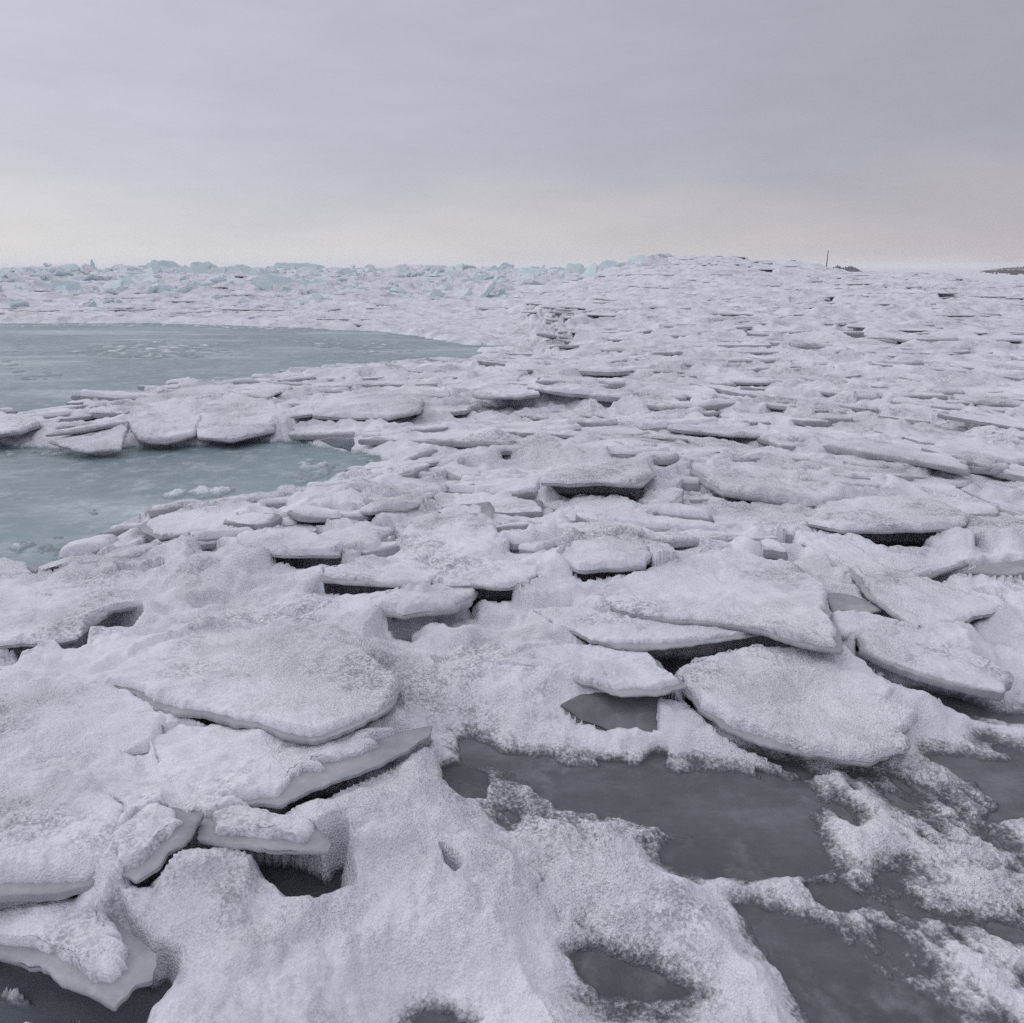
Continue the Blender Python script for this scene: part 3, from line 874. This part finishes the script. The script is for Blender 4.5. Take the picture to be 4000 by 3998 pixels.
for reg, pts, h, sh in BANKS:
    h *= 0.62
    sh *= 1.3
    P = world_poly(reg, pts, h * 0.7)
    s = win(P, 0.4 + sh)
    sd = poly_sdf(GX[s], GY[s], P) + 0.25 * sh * fbm(GX[s] * 3, GY[s] * 3, 61, 3)
    f = sstep(sh * 0.45, -sh * 1.1, sd)
    H[s] = H[s] * (1 - f) + (h + 0.35 * (H[s] - 0.06)) * f

POOLP = [world_poly(r, p, WATER_Z) for r, p, _, _ in POOLS]


def base_at(x, y):
    d = math.hypot(x, y)
    i = min(max(int(np.searchsorted(DS, d)), 0), len(DS) - 1)
    j = min(max(int(np.searchsorted(AZS, math.atan2(x, y))), 0), AZ_N - 1)
    return float(H[i, j])


# ------------------------------------------------------------------ floes
def terrain_for_floe(H, poly_w, plane, c, thick, cap, expo, drift=0.16, gap=0.04, bed=False):
    """snow drifts onto the buried sides of a floe; where expo(angle) is 1 its edge stays bare over a hollow"""
    s = win(poly_w, drift * 2.5)
    x, y = GX[s], GY[s]
    if x.size == 0:
        return
    sd = poly_sdf(x, y, poly_w)
    zp = plane[0] * x + plane[1] * y + plane[2]
    th_ = np.arctan2(y - c[1], x - c[0])
    e = np.clip(expo(th_) + 0.25 * perlin(x * 2.7, y * 2.7, 81) + EXPO_NOISE * perlin(x * 6.5, y * 6.5, 83), 0, 1)
    h = H[s]
    low = np.minimum(h, zp - thick - gap * sstep(0.3, 0.9, e))
    cover = np.maximum(low, zp + cap * 0.92 - 0.004 - 0.9 * np.maximum(-sd, 0))
    w = sstep(0.35, 0.75, e)
    hin = cover * (1 - w) + low * w
    tgt = zp + cap * 0.9
    k = np.exp(-(np.maximum(sd, 0) / drift) ** 1.3) * sstep(0.6, 0.3, e)
    hout = h + (tgt - h) * k * np.where(tgt > h, 1.0, 0.6)
    dip = np.exp(-(np.maximum(sd, 0) / (drift * 0.6)) ** 2) * w
    hout = hout + (np.minimum(zp - thick - gap * 0.4, hout) - hout) * dip
    if bed:
        hin = np.maximum(np.maximum(np.minimum(h, zp - 0.3 * thick), zp - thick * 0.6), cover * (1 - w) + (zp - thick * 0.6) * w)
        hout = np.maximum(np.maximum(h, hout), zp - thick * 0.75 - 0.30 * np.maximum(sd, 0))
    H[s] = np.where(sd < 0, hin, hout)
    UNDER[s] |= sd < -0.01


def vertex_expo(W, c, bare):
    ang = np.arctan2(W[:, 1] - c[1], W[:, 0] - c[0])
    val = np.array([1.0 if bare.get(i, 0) >= 0.01 else 0.0 for i in range(len(W))])
    o = np.argsort(ang)
    A = np.concatenate([ang[o] - 2 * math.pi, ang[o], ang[o] + 2 * math.pi])
    B = np.tile(val[o], 3)
    return lambda t: np.interp(t, A, B)


def window_expo(mid, half):
    def f(t):
        d = np.abs((t - mid + math.pi) % (2 * math.pi) - math.pi)
        return sstep(half + 0.25, half - 0.25, d)
    return f


FLOE_DEFS = []          # near floes traced one by one
for k, (reg, pts, (zn, zf), th, cap, bare, label) in enumerate(FLOES):
    th *= 0.42
    cap *= 0.6
    zn, zf = 0.015 + zn * 0.62, 0.015 + zf * 0.62
    P2 = uv(reg, pts)
    v0, v1 = min(p[1] for p in P2), max(p[1] for p in P2)
    W = []
    for u_, v_ in P2:
        z = zf + (zn - zf) * (v_ - v0) / (v1 - v0)
        x, y = ground_pt(u_, v_, z)
        W.append((x, y, z))
    W = np.array(W)
    A = np.column_stack([W[:, 0], W[:, 1], np.ones(len(W))])
    pl = np.linalg.lstsq(A, W[:, 2], rcond=None)[0]
    c, _ = area_centroid(W[:, :2])
    inset = [bare.get(i, 0.004) for i in range(len(W))]
    FLOE_DEFS.append((W[:, :2], pl, c, th, cap, inset, label))
    terrain_for_floe(H, W[:, :2], pl, c, th, cap, vertex_expo(W, c, bare), 0.14, 0.03)

THINP = [world_poly(t[0], t[1], WATER_Z) for t in THIN[:10]]
TRACED = [f[0] for f in FLOE_DEFS]
HOLEP = [(world_poly(r, p, 0.07), ed) for r, p, ed in HOLES]

rng = random.Random(11)


def rand_outline(r, rg, asp, rot, n=None):
    n = n or rg.randint(5, 8)
    ph = rg.random() * 6.28
    pts = []
    for i in range(n):
        a = ph + (i + rg.uniform(-0.33, 0.33)) / n * 2 * math.pi
        q = r * rg.uniform(0.72, 1.15)
        x, y = q * math.cos(a) * asp, q * math.sin(a) / asp
        pts.append((x * math.cos(rot) - y * math.sin(rot), x * math.sin(rot) + y * math.cos(rot)))
    return np.array(pts)


def blocked(x, y, r):
    for i, P in enumerate(POOLP + THINP):
        if i > 1 and np.hypot(*(P.mean(0) - (x, y))) > 3 + np.ptp(P, axis=0).max():
            continue
        if poly_sdf(np.array([x]), np.array([y]), P)[0] < (r * 0.8 if i > 1 or y < 22 else r * 1.2 + 0.5) * (1.0 if i < 2 else 0.7):
            return True
    for P in TRACED:
        if math.hypot(*(P.mean(0) - (x, y))) < 4 and poly_sdf(np.array([x]), np.array([y]), P)[0] < r * 0.6:
            return True
    return False


AUTO = []               # (x, y, r, tilt axis..)  picked evenly over the picture, then built where they lie
tries = 0
while len(AUTO) < 2300 and tries < 12000:
    tries += 1
    v = 512 + 520 * rng.random() ** 1.35
    u = rng.uniform(-150, 2080)
    x, y = ground_pt(u, v, 0.1)
    d = math.hypot(x, y)
    a = math.atan2(x, y)
    # the field climbs: find where this line of sight meets it
    for _ in range(6):
        zz = min(0.085 + float(relief(np.array(a), np.array(d))), 1.5)
        x, y = ground_pt(u, v, zz)
        d = math.hypot(x, y)
    if d > 85 or d < 3.6:
        continue
    if d > 27 and a < 0.02 and rng.random() < 0.6:
        continue
    r = (0.2 + 0.75 * rng.random() ** 1.6) * min(1.5, 0.75 + d / 40)
    if v > 960:
        r *= 0.7
    if blocked(x, y, r):
        continue
    if any(math.hypot(x - q[0], y - q[1]) < 0.50 * (r + q[2]) * min(1.0, 0.5 + 6 / d) for q in AUTO):
        continue
    AUTO.append((x, y, r, d, a))
AUTO.sort(key=lambda q: -q[2] / q[3])
print("auto floes", len(AUTO))

AUTO_DEFS = []
for k, (x, y, r, d, a) in enumerate(AUTO):
    rg = random.Random(1000 + k)
    rot = a * -1 - 0.25 * (a > 0.1) + rg.gauss(0, 0.45)
    O = rand_outline(r, rg, rg.uniform(1.05, 1.65), rot, rg.choice((4, 4, 5, 5, 6, 7)))
    dip = rg.gauss(0, 0.75) + math.atan2(-y, -x)          # raised side mostly toward the viewer
    tilt = math.tan(R(min(abs(rg.gauss(4.2, 4.0)) + 1.2, 17)))
    tilt = min(tilt, (0.055 if d < 14 else 0.04 + 0.0006 * d) / r)
    gx, gy = tilt * math.cos(dip), tilt * math.sin(dip)
    z = base_at(x, y) + rg.uniform(-0.04, 0.02)
    pl = (gx, gy, z - gx * x - gy * y)
    W = O + (x, y)
    th = rg.uniform(0.03, 0.065) * (1 - 0.4 * (d > 18))
    if d > 24 and math.atan2(x, y) < 0.03:
        th *= 0.6
        z -= 0.02
        pl = (gx, gy, z - gx * x - gy * y)
    cap = rg.choice((0.012, 0.02, 0.03, 0.045))
    AUTO_DEFS.append((W, pl, np.array([x, y]), th, cap, O, d, k))
    if d < 90:
        terrain_for_floe(H, W, pl, np.array([x, y]), th, cap, window_expo(dip + rg.gauss(0, 0.3), rg.choice((-0.6, 0.25, 0.5, 0.9, 1.2)) if d < 16 else rg.choice((-0.6, -0.6, 0.2, 0.4, 0.8))), 0.13 + 0.006 * d, 0.05 if d < 10 else 0.0, d > 11 and rg.random() < 0.93)

for reg, pts, ed, wob in POOLS:
    P = world_poly(reg, pts, WATER_Z)
    near = wob < 0.1
    s = win(P, 1.2)
    PSD[s] = np.minimum(PSD[s], poly_sdf(GX[s], GY[s], P) * (1.0 if near else 0.8))
pp = np.maximum(PSD + 0.05 * fbm(GX * 2.2, GY * 2.2, 95, 3), 0)
lim = WATER_Z + 0.012 + 0.50 * pp + 0.6 * pp ** 2
kk = 0.035
hh = np.clip(0.5 + 0.5 * (lim - H) / kk, 0, 1)           # smooth minimum
H = np.where(PSD < 1.0, lim * (1 - hh) + H * hh - kk * hh * (1 - hh), H)
def lay_thin(items, over):
    for reg, pts, lev, amp, ed in items:
        P = world_poly(reg, pts, WATER_Z)
        s = win(P, 0.3 + ed)
        sd = poly_sdf(GX[s], GY[s], P) + 0.6 * ed * fbm(GX[s] * 2.5, GY[s] * 2.5, 63, 4, 0.6)
        f = sstep(ed * 0.6, -ed, sd)
        n = amp * (fbm(SA[s] * 1.6, SB[s] * 5.5, 65, 5, 0.62) + 0.24 * fbm(GX[s] * 21, GY[s] * 21, 68, 3, 0.6) + 0.12 * perlin(GX[s] * 75, GY[s] * 75, 69))
        t = WATER_Z + lev + 0.010 + n
        H[s] = H[s] * (1 - f) + (np.maximum(H[s], t) if over else np.minimum(H[s], t)) * f


lay_thin(THIN_RIGHT, False)
lay_thin([THIN[i] for i in (0, 1, 2, 3, 4, 7, 8)], False)
for reg, pts, ed, wob in POOLS:
    P = world_poly(reg, pts, WATER_Z)
    near = wob < 0.1
    s = win(P, 0.5 + ed * 2 + wob + 0.3 * near)
    raw = poly_sdf(GX[s], GY[s], P)
    k = 0.5 if near else 0.8
    sd = (raw + k * wob * fbm(GX[s] * 0.35 / wob ** 0.5, GY[s] * 0.5 / wob ** 0.5, 71, 5, 0.6)
          + (0.012 if near else 0.1) * fbm(GX[s] * 12, GY[s] * 12, 75, 3))
    ed = ed * (0.4 if near else 0.7)
    sd = sd + (0.03 if near else 0.0)
    f = sstep(ed, -ed, sd)
    H[s] = H[s] * (1 - f) + np.minimum(H[s], WATER_Z - 0.035) * f

lay_thin([THIN[i] for i in (5, 6, 9, 10, 11, 12, 13)], True)
lay_thin(SLUSH, True)
for P, ed in HOLEP:
    s = win(P, 0.15 + ed * 2)
    if GX[s].size == 0:
        continue
    x, y = GX[s], GY[s]
    dm = float(np.hypot(P[:, 0], P[:, 1]).mean())
    shallow = ed >= 0.03 and dm < 12
    raw = poly_sdf(x, y, P)
    roofed = UNDER[s][raw < 0.02].mean() if (raw < 0.02).any() else 0
    _, ar = area_centroid(P)
    if roofed < 0.12:                                   # an open pit in the snow: a rounded hollow
        ed = max(ed, 0.22 * abs(ar) ** 0.5)
    else:
        ed = max(ed, 0.046 if dm < 3 else 0.022 + 0.003 * dm)
    sd = raw + 0.6 * min(ed, 0.04) * fbm(x * 9, y * 9, 91, 3)
    f = sstep(ed, -ed * 0.6, sd)
    under = UNDER[s] & (sd < 0.16) & (not shallow)
    f = np.maximum(f, under * sstep(0.16, 0.05, sd))
    H[s] = H[s] * (1 - f) + np.minimum(H[s], H[s] - 0.05 if shallow else (H[s] - 0.09 if roofed < 0.12 and abs(ar) < 0.03 else -0.085) if dm < 7 else H[s] - 0.25) * f

# granular snow surface
slope = np.hypot(np.gradient(H, axis=0) / np.gradient(DS)[:, None], np.gradient(H, axis=1) / (GD * (AZS[1] - AZS[0])))
dryw = np.clip((H - WATER_Z + 0.02) / 0.05, 0.25, 1.0) / (1 + (slope / 1.1) ** 2)
H += dryw * (0.018 * fbm(GX * 2.6, GY * 3.2, 101, 3) + 0.045 * (np.abs(fbm(GX * 1.9, GY * 2.3, 103, 2)) - 0.3)) * np.clip(GD / 3, 0.7, 1.3)
i_near = int(np.searchsorted(DS, 14))
sn = (slice(0, i_near), slice(None))
H[sn] += dryw[sn] * (0.009 * fbm(GX[sn] * 9, GY[sn] * 9, 105, 2) + 0.034 * (np.abs(fbm(GX[sn] * 4.5, GY[sn] * 4.5, 107, 3)) - 0.28))
i_near = int(np.searchsorted(DS, 6))
sn = (slice(0, i_near), slice(None))
patch = 0.5 + 0.9 * sstep(-0.1, 0.6, fbm(GX[sn] * 1.7, GY[sn] * 1.7, 108, 3))
H[sn] += dryw[sn] * patch * 0.0045 * perlin(GX[sn] * 30, GY[sn] * 30, 111)
i_near = int(np.searchsorted(DS, 3.2))
sn = (slice(0, i_near), slice(None))
H[sn] += dryw[sn] * 0.0028 * perlin(GX[sn] * 62, GY[sn] * 62, 113)

nr, nc = GX.shape
idx = np.arange(nr * nc).reshape(nr, nc)
F = np.stack([idx[:-1, :-1], idx[:-1, 1:], idx[1:, 1:], idx[1:, :-1]], -1).reshape(-1, 4)[:, ::-1]
low = (H < WATER_Z - 0.05).ravel()
F = F[~(low[F].all(1))]
me = mesh_from("snow_ground", np.column_stack([GX.ravel(), GY.ravel(), H.ravel()]), [F], SNOW)
g = link("snow_ground", me)
tag(g, "snow covering the frozen lake between and over the broken floes", kind='structure')

# the frozen lake under everything
ang = np.arange(96) / 96 * 2 * math.pi
rr = [0.5, 2, 6, 20, 80, 400, 2650]
V = [np.column_stack([r_ * np.cos(ang), r_ * np.sin(ang), np.full(96, WATER_Z)]) for r_ in rr]
V = np.concatenate([[[0, 0, WATER_Z]]] + V)
me = mesh_from("frozen_lake", V, [ring_faces(len(rr), 96)[:, ::-1] + 1, fan(0, 1, 96)], LAKE)
lk = link("frozen_lake", me)
tag(lk, "flat grey lake ice showing in pools and gaps between the floes", kind='structure')


def ice_thing(name, M, body, capm, ice, label, cat, group=None):
    """one piece of ice: a bare mesh, or an Empty with the ice plate and the snow lying on it as its parts"""
    if capm is None:
        o = link(name, mesh_from(name, body[0], body[1], ice))
    else:
        o = link(name, None)
        link("ice_plate", mesh_from("ice_plate", body[0], body[1], ice), o)
        link("snow_cap", mesh_from("snow_cap", capm[0], capm[1], SNOW), o)
    o.matrix_world = M
    tag(o, label, cat, group)
    return o


def place_floe(name, W, pl, c, th, cap, inset, label, cat, res, seed, ice=ICE, group=None, lump=1.0, ragged=0.02):
    n = Vector((-pl[0], -pl[1], 1.0)).normalized()
    z = pl[0] * c[0] + pl[1] * c[1] + pl[2]
    M = plane_frame(n, (c[0], c[1], z))
    Mi = M.inverted()
    loc = np.array([(Mi @ Vector((p[0], p[1], pl[0] * p[0] + pl[1] * p[1] + pl[2])))[:2] for p in W])
    body, capm = slab_meshes(loc, th, cap, inset, res, seed, lump, ragged)
    return ice_thing(name, M, body, capm, ice, label, cat, group)


for k, (W, pl, c, th, cap, inset, label) in enumerate(FLOE_DEFS):
    d = math.hypot(*c)
    ice = ICE_SHADED if 'dark' in label.split(' over')[0].split(' behind')[0] and cap == 0 else ICE
    place_floe("ice_floe", W, pl, c, th, cap, inset, label, "ice floe", max(0.005, d * 0.0022), k + 1, ice, None, 1.0, 0.016)

ZONES = [
    (lambda d, a: d < 9 and a >= 0.12, "snow covered floe lying in the open snow field right of the grey pools", "floes in the near snow field"),
    (lambda d, a: d < 9, "snow covered floe lying in the rubble around the grey pools", "floes around the pools"),
    (lambda d, a: a < 0.03, "snow covered floe on the flat far shore of the grey pools", "floes on the far shore"),
    (lambda d, a: d < 22, "small snow covered floe half way up the white rising field", "floes half way up the rising field"),
    (lambda d, a: True, "small distant snow covered floe high on the rising field", "floes high on the rising field"),
]
N_IND = 256
stuff_v, stuff_f, sv = [], [], 0
cap_v, cap_f, cv = [], [], 0
for (W, pl, c, th, cap, O, d, k) in AUTO_DEFS:
    rg = random.Random(5000 + k)
    inset = [rg.choice((0.004, 0.004, 0.02, 0.05)) for _ in W]
    if k < N_IND:
        for fn, lab, grp in ZONES:
            if fn(d, math.atan2(c[0], c[1])):
                break
        place_floe("snowy_floe", W, pl, c, th, cap, inset, lab, "ice floe", max(0.012, d * 0.0028), 100 + k, ICE, grp, 1.0, 0.022)
    else:
        n = Vector((-pl[0], -pl[1], 1.0)).normalized()
        z = pl[0] * c[0] + pl[1] * c[1] + pl[2]
        M = plane_frame(n, (c[0], c[1], z))
        body, capm = slab_meshes(O, th, cap, inset, max(0.05, d * 0.004), 100 + k, 1.0, 0.03)
        Mn = np.array(M)
        for (arr, st_v, st_f) in ((body, stuff_v, stuff_f), (capm, cap_v, cap_f)):
            off = sum(len(q) for q in st_v) if False else (sv if st_v is stuff_v else cv)
            st_v.append(arr[0] @ Mn[:3, :3].T + Mn[:3, 3])
            st_f.extend([f + off for f in arr[1]])
            if st_v is stuff_v:
                sv += len(arr[0])
            else:
                cv += len(arr[0])


def cat_faces(fs):
    q = [f for f in fs if f.shape[1] == 4]
    t = [f for f in fs if f.shape[1] == 3]
    return [np.concatenate(q), np.concatenate(t)]


if stuff_v:
    so = link("ice_rubble", mesh_from("ice_rubble", np.concatenate(stuff_v), cat_faces(stuff_f), ICE))
    tag(so, "mass of small distant floes frozen into the rising snow field", "ice rubble", None, 'stuff')
    link("snow_cover", mesh_from("snow_cover", np.concatenate(cap_v), cat_faces(cap_f), SNOW), so)['kind'] = 'stuff'

# ------------------------------------------------------------------ pressure ridge on the far shore: blue ice blocks
rg = random.Random(77)


def rot_matrix(loc, tilt, head, spin):
    return Matrix.Translation(loc) @ Matrix.Rotation(head, 4, 'Z') @ Matrix.Rotation(tilt, 4, 'X') @ Matrix.Rotation(spin, 4, 'Z')


RIDGE = []
for i in range(1100):
    u = rg.uniform(-80, 1250)
    a = math.atan((u * KS - 2000) / (FPX * CP + (1999 - 1060) * SP))
    d = rg.triangular(31, 70, 52)
    if u > 1000 and d < 40:
        continue
    x, y = d * math.sin(a), d * math.cos(a)
    r = 0.16 + 0.62 * rg.random() ** 2.4
    RIDGE.append((x, y, r, d, a))
for u, d, r in ((640, 44, 1.0), (700, 40, 0.9), (760, 46, 1.2), (815, 38, 0.9), (865, 37, 1.1), (905, 36, 1.25), (950, 38, 1.1), (1005, 42, 1.2), (1060, 40, 1.1),
                (1110, 41, 1.15), (1150, 46, 0.9), (120, 42, 1.1), (200, 47, 1.0), (330, 40, 0.9), (370, 39, 1.0), (470, 44, 1.1), (560, 41, 1.0), (40, 45, 1.0)):
    a = math.atan((u * KS - 2000) / (FPX * CP + (1999 - 1060) * SP))
    RIDGE.append((d * math.sin(a), d * math.cos(a), r * 0.78, d, a))
RIDGE.sort(key=lambda q: -q[2] / q[3])
for k, (x, y, r, d, a) in enumerate(RIDGE[:1100]):
    g2 = random.Random(9000 + k)
    steep = g2.random() < 0.5
    tilt = R(g2.uniform(22, 65)) if steep else R(g2.uniform(3, 20))
    z = base_at(x, y) + (r * 0.15 * math.sin(tilt) if steep else -0.02) + g2.uniform(-0.10, 0.06)
    O = rand_outline(r, g2, g2.uniform(1.0, 1.6), 0)
    M = rot_matrix((x, y, z), tilt * (g2.choice((-1, 1, 1, 1, 1)) if r < 0.5 else 1), g2.gauss(0, 0.9), 0)
    cap = 0 if steep and tilt > R(50) else g2.uniform(0.04, 0.10)
    body, capm = slab_meshes(O, g2.uniform(0.07, 0.20), cap, [g2.choice((0.01, 0.06, 0.2)) for _ in O], 0.10, 700 + k, 1.0, 0.06)
    if k < 230:
        if steep:
            lab, grp = "blue ice block tipped up on edge in the pressure ridge along the horizon", "upended blocks of the pressure ridge"
        else:
            lab, grp = "blue ice block lying flat in the pressure ridge along the horizon", "flat lying blocks of the pressure ridge"
        ice_thing("ice_block", M, body, capm, ICE_BLUE, lab, "ice block", grp)
    else:
        if k == 230:
            stuff_v, stuff_f, sv, cap_v, cap_f, cv = [], [], 0, [], [], 0
        Mn = np.array(M)
        stuff_v.append(body[0] @ Mn[:3, :3].T + Mn[:3, 3])
        stuff_f.extend([f + sv for f in body[1]])
        sv += len(body[0])
        if capm is not None:
            cap_v.append(capm[0] @ Mn[:3, :3].T + Mn[:3, 3])
            cap_f.extend([f + cv for f in capm[1]])
            cv += len(capm[0])
so = link("ridge_rubble", mesh_from("ridge_rubble", np.concatenate(stuff_v), cat_faces(stuff_f), ICE_BLUE))
tag(so, "mass of smaller broken blue ice in the pressure ridge", "ice rubble", None, 'stuff')
link("snow_cover", mesh_from("snow_cover", np.concatenate(cap_v), cat_faces(cap_f), SNOW), so)['kind'] = 'stuff'


def bearing_point(u, d):
    X = (u * KS - 2000) / FPX
    y0 = CP + (1999 - 1045) / FPX * SP
    n = math.hypot(X, y0)
    return X / n * d, y0 / n * d


def height_at_row(v, u, d):
    X = (u * KS - 2000) / FPX
    Y = (1999 - v * KS) / FPX
    fx, fy, fz = X, CP + Y * SP, -SP + Y * CP
    return CAM_Z + fz / math.hypot(fx, fy) * d


# landmarks on the skyline
def upright_block(name, u, d, top_row, width, thick, shape, label, ice=ICE_BLUE, tilt=R(80)):
    x, y = bearing_point(u, d)
    zt = height_at_row(top_row, u, d)
    zb = base_at(x, y) - 0.15
    hgt = zt - zb
    pts = np.array([(px * width, (py - 0.5) * hgt / math.sin(tilt)) for px, py in shape])
    c, _ = area_centroid(pts)
    body, capm = slab_meshes(pts, thick, 0, [0] * len(pts), 0.06, hash(u) % 97, 1.0, 0.02)
    o = link(name, mesh_from(name, body[0], body[1], ice))
    o.matrix_world = rot_matrix((x, y, zb + hgt / 2), tilt, -math.atan2(x, y), 0)
    tag(o, label, "ice block")


upright_block("ice_spike", 175, 60, 488, 0.75, 0.15, [(-0.5, 0), (0.4, 0), (0.22, 0.45), (0.04, 1.0), (-0.06, 0.95), (-0.16, 0.5)],
              "thin ice spike standing on the skyline at the far left")
upright_block("ice_hummock", 312, 58, 491, 1.9, 0.5, [(-0.6, 0), (0.7, 0), (0.55, 0.5), (0.25, 0.92), (-0.05, 1.0), (-0.3, 0.9), (-0.35, 0.55)],
              "rounded blue ice hump breaking the skyline right of the ice spike", tilt=R(62))
upright_block("ice_slab", 560, 55, 496, 3.2, 0.35, [(-0.55, 0), (0.6, 0), (0.55, 0.7), (0.3, 0.9), (-0.05, 0.96), (-0.42, 1.0)],
              "long flat topped blue ice slab on the skyline left of centre", tilt=R(55))

# ------------------------------------------------------------------ far shore, breakwater and mast on the horizon
def simple_mat(name, col, rough=0.9):
    m, t, b = new_mat(name)
    pos = t.nodes.new('ShaderNodeTexCoord').outputs['Object']
    n = tex_noise(t, 0.35, 5, 0.65, pos)
    dk = tuple(c * 0.55 for c in col)
    t.links.new(mix_rgb(t, map_range(t, n, 0.35, 0.65), dk, col), b.inputs['Base Color'])
    b.inputs['Roughness'].default_value = rough
    return m


def lumpy_ridge(name, u0, u1, d, prof, depth, mat, seed, rows=14, cols=160):
    """a low landform between two bearings; prof: (fraction, height in m)"""
    xs = np.linspace(0, 1, cols)
    hp = np.interp(xs, [p[0] for p in prof], [p[1] for p in prof])
    V = []
    for j in range(rows):
        f = j / (rows - 1)
        arch = math.sin(math.pi * f) ** 0.6
        for i in range(cols):
            px, py = bearing_point(u0 + (u1 - u0) * xs[i], d + depth * (f - 0.5))
            n = float(perlin(np.array(xs[i] * cols * 0.33), np.array(f * 5.0), seed)) * 0.35 + float(perlin(np.array(xs[i] * cols * 0.09), np.array(f * 2.0), seed + 1)) * 0.3
            V.append((px, py, WATER_Z - 0.3 + max(0, hp[i] * arch * (1 + n)) + 0.0))
    idx = np.arange(rows * cols).reshape(rows, cols)
    F = np.stack([idx[:-1, :-1], idx[:-1, 1:], idx[1:, 1:], idx[1:, :-1]], -1).reshape(-1, 4)
    return link(name, mesh_from(name, V, [F], mat, False))


ROCK = simple_mat("dark_rock", (0.20, 0.20, 0.235))
SHORE = simple_mat("shore_earth", (0.055, 0.042, 0.048))
WOOD = simple_mat("far_wood", (0.075, 0.10, 0.115))
STEEL = simple_mat("mast_steel", (0.10, 0.10, 0.11), 0.6)

DB = 240.0
h1 = height_at_row(501.0, 1600, DB)
bw = lumpy_ridge("stone_breakwater", 1566, 1640, DB, [(0, 0.6), (0.08, h1 * 0.8), (0.2, h1 * 1.0), (0.32, h1 * 0.8), (0.5, h1 * 0.95), (0.62, h1 * 0.9), (0.72, h1 * 0.6), (0.85, h1 * 0.35),
                                                       (1, 0.3)], 14, ROCK, 5)
tag(bw, "low dark rocky breakwater on the horizon right of the mast", "breakwater")

mx, my = bearing_point(1559, DB)
mtop = height_at_row(473, 1562, DB)
mast = bpy.data.objects.new("navigation_mast", None)
COL.objects.link(mast)
mast.location = (mx, my, 0)
tag(mast, "thin dark mast standing alone on the horizon at the right", "mast")


def lathe(name, prof, m, mat, parent):
    a_ = np.arange(m) / m * 2 * math.pi
    V = np.concatenate([np.column_stack([r_ * np.cos(a_), r_ * np.sin(a_), np.full(m, z_)]) for r_, z_ in prof] + [[[0, 0, prof[-1][1]]], [[0, 0, prof[0][1]]]])
    n_ = len(prof)
    return link(name, mesh_from(name, V, [ring_faces(n_, m), fan(n_ * m, (n_ - 1) * m, m), fan(n_ * m + 1, 0, m, True)], mat, False), parent)


lathe("base", [(0.6, -0.3), (0.55, 1.0), (0.42, 1.3), (0.24, 1.6)], 16, ROCK, mast)
lathe("pole", [(0.20, 1.6), (0.15, mtop * 0.5), (0.10, mtop - 0.35)], 12, STEEL, mast)
lathe("lantern", [(0.08, mtop - 0.35), (0.14, mtop - 0.3), (0.14, mtop - 0.05), (0.06, mtop)], 12, STEEL, mast)

sh = lumpy_ridge("far_shore", 1842, 2260, 345, [(0, 0.3), (0.05, 0.7), (0.12, 0.85), (0.25, 0.95), (1, 1.1)], 350, SHORE, 9, 24, 300)
tag(sh, "dark low shore on the horizon at the right edge", kind='structure')
wd = lumpy_ridge("far_woods", 1868, 2300, 640, [(0, 0.5), (0.05, 1.2), (0.12, 2.0), (0.3, 2.6), (1, 3.0)], 50, WOOD, 13, 10, 420)
tag(wd, "dark far off line of woods above the shore at the right edge", "woods", kind='stuff')

# ------------------------------------------------------------------ the damp air over the lake
hz = bpy.data.materials.new("haze")
hz.use_nodes = True
hz.node_tree.nodes.clear()
vo = hz.node_tree.nodes.new('ShaderNodeVolumePrincipled')
vo.inputs['Color'].default_value = (0.99, 0.99, 1.0, 1)
vo.inputs['Density'].default_value = HAZE
out = hz.node_tree.nodes.new('ShaderNodeOutputMaterial')
hz.node_tree.links.new(vo.outputs[0], out.inputs['Volume'])
X, Y0, Y1, Z0, Z1 = 2700, -2700, 2700, -2.0, 11.0
V = [(x, y, z) for z in (Z0, Z1) for y in (Y0, Y1) for x in (-X, X)]
Fq = np.array([(0, 2, 3, 1), (4, 5, 7, 6), (0, 1, 5, 4), (2, 6, 7, 3), (0, 4, 6, 2), (1, 3, 7, 5)])
hb = link("haze", mesh_from("haze", V, [Fq], hz, False))
tag(hb, "pale damp air lying over the frozen lake", kind='stuff')
